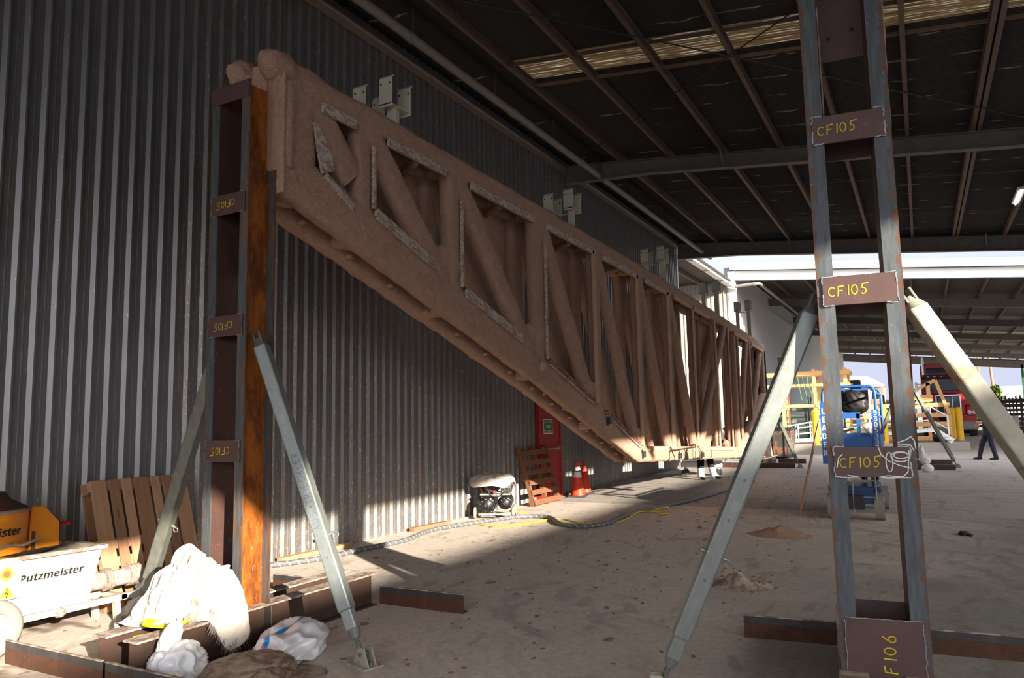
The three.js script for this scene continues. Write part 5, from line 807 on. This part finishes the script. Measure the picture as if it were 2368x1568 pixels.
{ // worker bent over behind the truss: dark trousers, pale boot covers
  const L = [];
  for (const s of [-1, 1]) { const hip = [0.02, 0.86, s * 0.1], kn = [-0.06, 0.46, s * 0.17], an = [0.0, 0.09, s * 0.24]; L.push([hip, kn, 0.105, 0.08], [kn, an, 0.085, 0.085], [an, [0.1, 0.055, s * 0.27], 0.075, 0.05], [[0.02, 0.045, s * 0.24], [0.16, 0.04, s * 0.28], 0.05, 0.038]); }
  L.push([[0.0, 0.9, 0], [0.28, 1.0, 0], 0.15, 0.15], [[0.28, 1.0, -0.06], [0.46, 0.98, -0.07], 0.12, 0.11], [[0.28, 1.0, 0.06], [0.46, 0.98, 0.07], 0.12, 0.11], [[0.48, 0.97, -0.14], [0.48, 0.97, 0.14], 0.07, 0.07], [[0.5, 0.97, 0], [0.58, 0.95, 0], 0.058, 0.055]);
  for (const s of [-1, 1]) L.push([[0.48, 0.96, s * 0.19], [0.42, 0.74, s * 0.22], 0.058, 0.046], [[0.42, 0.74, s * 0.22], [0.55, 0.68, s * 0.16], 0.045, 0.033]);
  const hd = [[[0.64, 0.93, 0], [0.66, 0.93, 0], 0.09, 0.09], [[0.68, 0.86, 0], [0.69, 0.85, 0], 0.05, 0.042], [[0.735, 0.885, 0], [0.73, 0.87, 0], 0.014, 0.015], [[0.63, 0.92, 0.088], [0.63, 0.9, 0.088], 0.02, 0.015], [[0.63, 0.92, -0.088], [0.63, 0.9, -0.088], 0.02, 0.015], [[0.56, 0.95, 0], [0.62, 0.93, 0], 0.052, 0.055]];
  const g = join([body(L, [[-0.3, 0, -0.45], [0.8, 1.2, 0.45]], 0.015), body(hd, [[0.5, 0.78, -0.14], [0.78, 1.06, 0.14]], 0.006), body(hand([0.55, 0.68, 0.16], [1, -0.3, -0.1], [0, 0, -1]), [[0.5, 0.52, 0], [0.78, 0.78, 0.3]], 0.0035), body(hand([0.55, 0.68, -0.16], [1, -0.3, 0.1], [0, 0, 1]), [[0.5, 0.52, -0.3], [0.78, 0.78, 0]], 0.0035)]);
  paintBody(g, (x, y, z) => y < 0.30 && x < 0.08 ? K(0xd8dee6) : y < 0.06 ? K(0x2a2a2c) : y < 0.12 ? K(0xc8ced8) : x > 0.56 ? (x < 0.66 && y > 0.9 ? K(0x2a211a) : x > 0.55 && y < 0.72 ? K(0xc49a80) : Math.hypot(y - 0.915, Math.abs(z) - 0.034) < 0.011 && x > 0.7 ? K(0x20160f) : K(0xb88468)) : x > 0.05 && y > 0.6 ? K(0x5a4632) : K(0x15181d));
  const t = thing('person', 'worker in dark trousers and pale boot covers bending behind the truss', 'person', [-5.0, 0, -19.7], -0.5); mesh('body', g, bodyMat, t);
  mesh('tool_belt', [rb(0.2, 0.1, 0.36, 0.02, 0.93, 0, 0.03), rb(0.1, 0.16, 0.06, -0.02, 0.82, 0.17, 0.02)], std(0x6a4526), t);
}
// small gear on the sunlit floor past the truss
{
  const t = thing('work_trolley', 'low white trolley with a yellow canister under the truss', 'trolley', [-5.45, 0, -20.9], 0.2);
  mesh('tray', [rb(1.1, 0.05, 0.5, 0, 0.26, 0, 0.01), bx(1.1, 0.12, 0.012, 0, 0.33, 0.25), bx(1.1, 0.12, 0.012, 0, 0.33, -0.25)], M.white, t); for (const x of [-0.45, 0.45]) for (const z of [-0.2, 0.2]) mesh('wheel', rod(V(x, 0.09, z - 0.02), V(x, 0.09, z + 0.02), 0.09, 0.09, 16), M.rubber, t); mesh('leg', [-0.45, 0.45].map(x => bx(0.04, 0.2, 0.44, x, 0.15, 0)), M.grey, t);
  tag(mesh('canister', [rod(V(-5.2, 0.3, -20.85), V(-5.2, 0.6, -20.85), 0.1, 0.1, 20), rod(V(-5.2, 0.6, -20.85), V(-5.2, 0.66, -20.85), 0.05, 0.05, 14)], M.yellow), 'yellow canister on the low white trolley', 'canister');
}
for (const [i, x, z, w, c, m, lab] of [[0, -6.0, -30.2, 1.5, 1.15, 'rustBin', 'dark steel skip bin behind the far end of the truss'], [1, -4.75, -30.4, 0.8, 1.1, 'rustBin', 'rust-stained grey skip bin by the loading dock corner']]) {
  const t = thing('skip_bin', lab, 'skip bin', [x, 0, z]); const o = extr([[-w / 2 + 0.15, 0.06], [w / 2 - 0.15, 0.06], [w / 2, c], [w / 2 - 0.04, c], [w / 2 - 0.18, 0.1], [-w / 2 + 0.18, 0.1], [-w / 2 + 0.04, c], [-w / 2, c]], 1.5); mesh('shell', [o, extr([[-w / 2 + 0.15, 0.06], [w / 2 - 0.15, 0.06], [w / 2, c], [-w / 2, c]], 0.04).translate(0, 0, 0.75), extr([[-w / 2 + 0.15, 0.06], [w / 2 - 0.15, 0.06], [w / 2, c], [-w / 2, c]], 0.04).translate(0, 0, -0.75)], M[m], t);
  mesh('rim', [bx(w + 0.08, 0.08, 0.06, 0, c, 0.78), bx(w + 0.08, 0.08, 0.06, 0, c, -0.78), bx(0.06, 0.08, 1.6, w / 2, c, 0), bx(0.06, 0.08, 1.6, -w / 2, c, 0)], M.dark, t); for (const k of [-0.25, 0.25]) mesh('rib', bar(V(k * w, 0.08, 0.79), V(k * w * 1.1, c, 0.79), 0.06, 0.04), M.rustBin, t);
  mesh('skid', [bx(0.1, 0.06, 1.5, -w / 4, 0.03, 0), bx(0.1, 0.06, 1.5, w / 4, 0.03, 0)], M.dark, t);
}
// ---- loading dock and what stands on it
{
  const d = struct('trim_2', 'low concrete loading dock across the far yard', 'dock'); const g = extr([[-6.65, 33.0], [-3.6, 33.0], [1.75, 37.4], [1.75, 43.8], [-6.65, 43.8]].map(q => [q[0], -q[1]]), 0.36); g.rotateX(-Math.PI / 2); const p = g.attributes.position; for (let i = 0; i < p.count; i++) p.setXYZ(i, p.getX(i), p.getY(i) + 0.17, -p.getZ(i) ); g.index; flatUV(g); mesh('dock_slab', g, std(0x9a948c, { roughness: 0.9 }), d);
}
[[-3.9, -33.55, 'yellow bollard at the left front corner of the dock'], [-1.4, -35.25, 'yellow bollard seen behind the scissor lift'], [1.46, -38.7, 'yellow bollard at the right end of the dock'], [1.25, -40.6, 'yellow bollard just behind the right-end bollard']].forEach(([x, z, lab]) => {
  const t = thing('bollard', lab, 'bollard', [x, 0.35, z], 0, 'yellow dock bollards'); mesh('post', new THREE.LatheGeometry([[0.14, 0], [0.14, 1.4], [0.12, 1.46], [0.06, 1.49], [0, 1.5]].map(q => new THREE.Vector2(...q)), 20), M.yellow, t); mesh('base_ring', new THREE.CylinderGeometry(0.17, 0.17, 0.02, 20).translate(0, 0.01, 0), M.grey, t);
});
{ // tall pine stillage on the left
  const t = thing('timber_stillage', 'tall pale pine frame left of the near stand on the dock', 'timber frame', [-4.95, 0.35, -37.4]); const B = (n, a, b, w = 0.09, h = 0.16) => mesh(n, bar(V(...a), V(...b), w, h), M.pine, t);
  for (const z of [0, -1.4]) { for (const x of [-0.76, 0.65, 2.0]) B('post', [x, 0, z], [x, 3.4, z], 0.16, 0.09); for (const y of [3.2, 2.65, 1.7]) B('rail', [-1.7, y, z + 0.07], [2.2, y, z + 0.07], 0.05, y > 3 ? 0.2 : 0.13); }
  for (const x of [-0.76, 0.65, 2.0]) for (const y of [0.1, 1.6, 3.0]) B('cross_rail', [x, y, 0], [x, y, -1.4], 0.09, 0.12);
}
function glazingRack(label, x, z, n, y0) {
  const t = thing('glazing_rack', label, 'rack', [x, y0, z], 0, 'green glazing racks on the dock'); for (const a of [-0.7, 0.7]) for (const b of [-0.5, 0.5]) mesh('post', bx(0.06, n * 0.32 + 0.25, 0.06, a, (n * 0.32 + 0.25) / 2, b), M.greenDark, t);
  for (let k = 0; k < n; k++) { mesh('shelf', [bx(1.46, 0.05, 0.05, 0, 0.18 + k * 0.32, 0.5), bx(1.46, 0.05, 0.05, 0, 0.18 + k * 0.32, -0.5), bx(0.05, 0.05, 1, -0.7, 0.18 + k * 0.32, 0), bx(0.05, 0.05, 1, 0.7, 0.18 + k * 0.32, 0)], M.green, t);
    const m = mesh('wrapped_pack', rb(1.25, 0.13, 0.9, 0.02, 0.28 + k * 0.32, 0, 0.03), k % 2 ? M.greyLight : M.grey, t); if (k % 2 === 0) mesh('paper_tag', bx(0.22, 0.26, 0.01, 0.15, 0.28 + k * 0.32, 0.457), M.white, m); }
}
glazingRack('tall green rack of wrapped panels under the pine frame', -4.2, -40.3, 6, 0.35); glazingRack('green rack of panels beside the tall one, behind the blue lift', -2.6, -40.3, 4, 0.35); glazingRack('green-framed rack further back behind the bollard', -0.9, -41.8, 6, 0.35); glazingRack('short green rack at the wall end of the dock', -5.8, -40.6, 5, 0.35);
['leftmost of the four green straps hanging from the pine frame', 'second green strap from the left hanging from the pine frame', 'third green strap from the left hanging from the pine frame', 'rightmost of the four green straps hanging from the pine frame'].forEach((lab, k) => tag(mesh('green_strap', tube([V(-5.0 + k * 0.22, 3.4, -37.26), V(-4.95 + k * 0.2, 3.0, -37.24), V(-4.9 + k * 0.24, 2.6, -37.26), V(-4.85 + k * 0.22, 2.3 - 0.1 * k, -37.24)], 0.014, 6), M.green), lab, 'strap', 'green straps on the pine frame'));
{ // white walkway with rails and steps
  const t = thing('walkway_ramp', 'white metal walkway ramp with handrails along the dock', 'ramp', [-2.2, 0.35, -35.6]); const A = (x, y, z) => V(x + 2.2, y - 0.35, z + 35.6);
  mesh('ramp_deck', bar(A(-5.4, 0.44, -36.0), A(0.15, 0.86, -36.6), 0.8, 0.14), M.white, t); mesh('landing', bar(A(0.15, 0.86, -36.6), A(0.55, 0.86, -36.65), 0.8, 0.14), M.white, t);
  mesh('stringer', [bar(A(0.5, 0.84, -36.25), A(1.1, 0.4, -36.4), 0.04, 0.22), bar(A(0.5, 0.84, -37.0), A(1.1, 0.4, -37.1), 0.04, 0.22)], M.white, t); for (let k = 0; k < 3; k++) mesh('step', bx(0.2, 0.03, 0.75, 0.65 + k * 0.16 + 2.2, 0.72 - k * 0.12 - 0.35, -36.65 + 35.6), M.white, t);
  for (const dz of [0, -0.75]) { const R = (a, b) => rod(A(a[0], a[1], a[2] + dz), A(b[0], b[1], b[2] + dz), 0.025); mesh('handrail', [R([-5.4, 1.12, -35.62], [-3.75, 1.4, -35.8]), R([-3.75, 1.42, -35.8], [0.35, 1.87, -36.2]), R([0.35, 1.87, -36.2], [0.97, 1.44, -36.35]), R([0.97, 1.44, -36.35], [0.97, 0.4, -36.35]), R([-5.4, 0.95, -35.62], [-3.75, 1.2, -35.8]), R([-5.4, 0.72, -35.62], [0.35, 1.3, -36.2]), R([0.35, 1.3, -36.2], [0.97, 0.9, -36.35])], M.white, t); for (const [x, y] of [[-5.0, 1.17], [-4.4, 1.28], [-3.75, 1.4], [-2, 1.6], [-0.8, 1.74], [0.35, 1.87]]) mesh('rail_post', R([x, y, -35.85 + (x + 3.75) * -0.09], [x, Math.max(0.45, y - 1.0), -35.85 + (x + 3.75) * -0.09]), M.white, t); }
}
{ // pine A-frame and crate on the right of the dock
  const t = thing('timber_crate', 'pine crate with a leaning frame on the right of the dock', 'timber crate', [-0.2, 0.35, -38.4]); const B = (n, a, b, w = 0.12, h = 0.14) => mesh(n, bar(V(...a), V(...b), w, h), M.pine, t);
  for (const y of [0.12, 0.75, 1.15, 1.6]) B('rail', [-2.2, y, 0], [1.35, y, 0], 0.05, y > 1.5 ? 0.18 : 0.2); for (const x of [-2.1, -0.6, 0.5, 1.3]) B('post', [x, 0, -0.08], [x, x > 0.6 ? 1.2 : 1.95, -0.08], 0.14, 0.08);
  B('leaning_beam', [0.85, 2.7, 0.05], [1.3, 1.2, 0.05], 0.14, 0.14); B('leaning_beam', [-0.05, 2.25, 0.05], [0.85, 2.7, 0.05], 0.1, 0.14); B('strut', [0.55, 2.6, 0.06], [0.55, 1.75, 0.06], 0.16, 0.08); B('rail', [-0.1, 1.95, 0.1], [0.7, 1.95, 0.1], 0.1, 0.22); B('rail', [0.0, 1.7, 0.12], [0.7, 1.82, 0.12], 0.08, 0.1);
  for (const y of [0.12, 1.0]) for (const x of [-2.1, 1.3]) B('cross_rail', [x, y, 0], [x, y, -1.2], 0.08, 0.14); for (const x of [-1.6, -1.1]) B('brace', [x, 1.1, 0.06], [x - 0.3, 1.75, 0.06], 0.05, 0.12);
  tag(mesh('tank', [rod(V(-2.2, 0.36, -37.45), V(-2.2, 1.25, -37.45), 0.42, 0.42, 28)], M.galvWorn), 'pale drum standing on the dock behind the blue lift', 'drum');
  tag(mesh('black_container', [rb(1.3, 0.9, 0.9, -2.75, 2.35, -40.3, 0.05), rb(0.5, 0.5, 0.5, -2.75, 3.02, -40.2, 0.05)], M.black), 'black moulded container stacked on the green rack behind the lift', 'container');
  tag(mesh('sack_pile', [blob(0.14, 0.12, 0.12, 0.3, { seg: 30, freq: 4, seedv: 2, ridge: 0.4, flat: -0.1 }).translate(0.05, 0.1, -23.4), blob(0.12, 0.1, 0.1, 0.3, { seg: 30, freq: 4, seedv: 6, ridge: 0.4 }).translate(0.02, 0.3, -23.5), blob(0.07, 0.2, 0.06, 0.3, { seg: 24, freq: 4, seedv: 9, ridge: 0.4 }).translate(-0.06, 0.5, -23.5)], M.plastic), 'white crumpled sacks beside the far empty stand', 'sacks');
  tag(mesh('dark_bundle', blob(0.35, 0.2, 0.25, 0.3, { seg: 36, freq: 4, seedv: 41, ridge: 0.4, flat: -0.15 }).translate(0.72, 0.5, -37.75), M.black), 'dark bundle behind the white steps on the dock', 'bundle');
}
// ---- red truck
{
  const t = thing('truck', 'red semi truck parked beyond the loading dock', 'truck', [1.25, 0.42, -45]); const P = (n, g, m, p = t) => mesh(n, g, m, p);
  const cab = P('cab', [rb(2.3, 1.5, 2.2, 0, 2.25, -1.2, 0.08), rb(2.3, 1.0, 1.6, 0, 3.3, -1.6, 0.16), extr([[-1.1, 3.1], [1.1, 3.1], [1.05, 3.55], [0.85, 3.75], [-0.85, 3.75], [-1.05, 3.55]], 1.4, 0.03).translate(0, 0, -1.3)], M.truckRed);
  P('roof_window', rb(1.7, 0.28, 0.05, 0, 3.42, -0.58, 0.04), M.glassDark, cab); P('sun_visor', extr([[-1.12, 2.98], [1.12, 2.98], [1.05, 3.18], [-1.05, 3.18]], 0.2).translate(0, 0, -0.1), M.black, cab); P('windscreen', rb(2.05, 0.62, 0.05, 0, 2.62, -0.08, 0.03), M.glassDark, cab);
  P('hood', [rb(1.5, 1.15, 1.2, 0, 1.6, 0.45, 0.08)], M.truckRed); for (const s of [-1, 1]) { const f = P('fender', [rb(0.46, 0.75, 1.0, s * 0.98, 1.2, 0.5, 0.12)], M.truckRed); for (const k of [-0.09, 0.12]) { P('headlight', rod(V(s * 0.98 + k, 1.18, 0.99), V(s * 0.98 + k, 1.18, 1.02), 0.1, 0.09, 20), M.chrome, f); P('lamp_glass', rod(V(s * 0.98 + k, 1.18, 1.02), V(s * 0.98 + k, 1.18, 1.03), 0.08, 0.08, 20), std(0xcfd4d8, { roughness: 0.1 }), f); }
    P('exhaust_stack', rod(V(s * 1.02, 1.2, -0.3), V(s * 1.02, 4.12, -0.3), 0.075, 0.075, 16), M.chrome); P('wheel', rod(V(s * 0.85, 0.5, 0.3), V(s * 1.18, 0.5, 0.3), 0.5, 0.5, 28), M.rubber); P('wheel', rod(V(s * 0.6, 0.5, -4.5), V(s * 1.2, 0.5, -4.5), 0.5, 0.5, 28), M.rubber); P('mirror', [rb(0.12, 0.6, 0.2, s * 1.38, 2.5, 0, 0.03), rod(V(s * 1.1, 2.7, -0.05), V(s * 1.38, 2.7, 0), 0.02)], M.chrome); }
  const gr = P('grille', [rb(1.0, 1.05, 0.06, 0, 1.5, 1.06, 0.03)], M.glassDark); P('grille_frame', [bx(1.12, 0.06, 0.09, 0, 2.05, 1.07), bx(0.06, 1.1, 0.09, -0.53, 1.5, 1.07), bx(0.06, 1.1, 0.09, 0.53, 1.5, 1.07), bx(0.02, 1.05, 0.08, -0.18, 1.5, 1.08), bx(0.02, 1.05, 0.08, 0.18, 1.5, 1.08)], M.chrome, gr);
  P('bumper', [rb(2.44, 0.42, 0.3, 0, 0.52, 1.05, 0.06)], M.grey); P('bumper_panel', [rb(0.62, 0.3, 0.05, 0.85, 0.85, 1.08, 0.02), rb(0.62, 0.3, 0.05, -0.85, 0.85, 1.08, 0.02)], M.truckRed); for (const x of [-0.8, -0.5, -0.2, 0.2, 0.5]) P('marker_lamp', rb(0.12, 0.05, 0.06, x, 3.08, 0.02, 0.02), M.white, cab); for (const x of [-0.3, -0.1]) P('roof_lamp', rb(0.14, 0.06, 0.1, x, 3.83, -0.9, 0.02), M.white, cab);
  P('chassis', [rb(0.9, 0.3, 7, 0, 0.8, -3, 0.03)], M.black); P('mudflap', [bx(0.5, 0.6, 0.03, 0.9, 0.5, -1.5), bx(0.5, 0.6, 0.03, -0.9, 0.5, -1.5)], M.black);
}
// ---- stacks at the right
for (const [k, x, z, lab] of [[0, 4.6, -48, 'nearest dark stillage of stacked frames at the right edge'], [1, 6.4, -50.5, 'dark stillage of stacked frames behind the nearest one at right'], [2, 4.9, -55, 'far dark stillage of stacked frames at right']]) {
  const t = thing('frame_stillage', lab, 'stillage', [x, 0.42, z], 0, 'dark stillages in the yard'); for (const a of [-0.65, 0, 0.65]) for (const b of [-1, 1]) mesh('post', bx(0.07, 2.0, 0.07, a, 1.0, b), M.black, t); for (let r = 0; r < 7; r++) mesh('frame_bundle', rb(1.2, 0.13, 2.1, 0, 0.25 + r * 0.25, 0, 0.02), r % 2 ? M.dark : M.rubber, t); mesh('wrapped_pack', rb(0.3, 0.7, 0.1, -0.3, 0.6, 1.1, 0.02), M.greyLight, t);
}
// ---- beyond the yard
for (const [x, z, h, lab] of [[-3.2, -105, 12, 'timber power pole behind the scissor lift against the sky'], [7.9, -105, 11, 'leaning pale power pole at the far right'], [6.4, -105, 10, 'thin power pole right of the truck']]) { const t = thing('power_pole', lab, 'pole', [x, 0.42, z], 0, 'power poles'); mesh('shaft', rod(V(0, 0, 0), V(x > 7 ? -0.5 : 0, h, 0), x > 7 || x < 0 ? 0.17 : 0.1, x > 7 || x < 0 ? 0.12 : 0.08, 12), M.palletB, t); mesh('crossarm', bx(1.8, 0.12, 0.1, 0, h - 0.8, 0), M.palletB, t); }
{
  const t = thing('brick_house', 'small red brick building far behind the scissor lift', 'building', [-6.2, 0.42, -128]); mesh('wall', bx(9, 5.4, 8, -3, 2.7, 0), M.brick, t); const r = mesh('roof', extr([[-4.8, 0], [4.8, 0], [2.4, 1.5], [-2.4, 1.5]], 8.8).translate(-3, 5.4, 0), M.greyLight, t); mesh('gutter', bx(9.3, 0.2, 0.2, -3, 5.35, 4.3), M.white, t); for (const x of [-5, -2.4, 0.4]) { const w = mesh('window', bx(1.1, 1.3, 0.1, x, 3.9, 4.0), M.white, t); mesh('pane', bx(0.9, 1.1, 0.02, x, 3.9, 4.06), M.glassDark, w); }
  const s = thing('far_shed', 'long grey roofed shed on the horizon at far right', 'building', [16, 0.42, -130]); mesh('wall', bx(18, 3.0, 10, 0, 1.5, 0), M.greyLight, s); mesh('roof', extr([[-9.4, 0], [9.4, 0], [7, 1.7], [-7, 1.7]], 10.6).translate(0, 3.0, 0), std(0x8c939a), s);
  const tr = thing('tree', 'round green tree at the far right beyond the truck', 'tree', [6.6, 0.42, -98]); mesh('trunk', rod(V(0, 0, 0), V(0.1, 1.6, 0), 0.18, 0.12), M.palletDark, tr);
  const im = new THREE.InstancedMesh(new THREE.PlaneGeometry(0.26, 0.16), std(0x6f7a3c, { side: THREE.DoubleSide }), 5200), q = new THREE.Quaternion(), m4 = new THREE.Matrix4(); const cl = Array.from({ length: 16 }, () => [rr(-1.1, 1.1), rr(1.4, 3.5), rr(-1, 1), rr(0.5, 0.9)]);
  for (let i = 0; i < 5200; i++) { const c = cl[i % 16], d = V(rr(-1, 1), rr(-1, 1), rr(-1, 1)).normalize().multiplyScalar(c[3] * Math.pow(rnd(), 0.4)); q.setFromEuler(new THREE.Euler(rnd() * 6, rnd() * 6, rnd() * 6)); const s = rr(0.6, 1.3); m4.compose(V(c[0] + d.x, c[1] + d.y * 0.9, c[2] + d.z), q, V(s, s, s)); im.setMatrixAt(i, m4); im.setColorAt(i, new THREE.Color().setHSL(rr(0.17, 0.24), 0.4, rr(0.28, 0.5))); } im.name = 'foliage'; im.userData.kind = 'stuff'; tr.add(im);
  const b = thing('hedge', 'low green hedge beyond the truck', 'hedge', [5.2, 0.42, -88]); const im2 = im.clone(); im2.scale.set(1.0, 0.4, 0.8); im2.position.y = -0.55; b.add(im2);
  const fe = thing('yard_fence', 'grey mesh fence along the far side of the yard', 'fence', [8, 0.42, -84]); for (let k = 0; k < 9; k++) mesh('fence_post', rod(V(-4 + k * 1.6, 0, 0), V(-4 + k * 1.6, 1.8, 0), 0.03), M.grey, fe); for (const y of [0.1, 0.5, 0.9, 1.3, 1.75]) mesh('rail', rod(V(-4, y, 0), V(8.8, y, 0), 0.015, 0.015, 6), M.grey, fe);
}
scene.traverse(o => { if (o.isMesh) { o.castShadow = true; o.receiveShadow = true; } });
renderer.render(scene, camera);
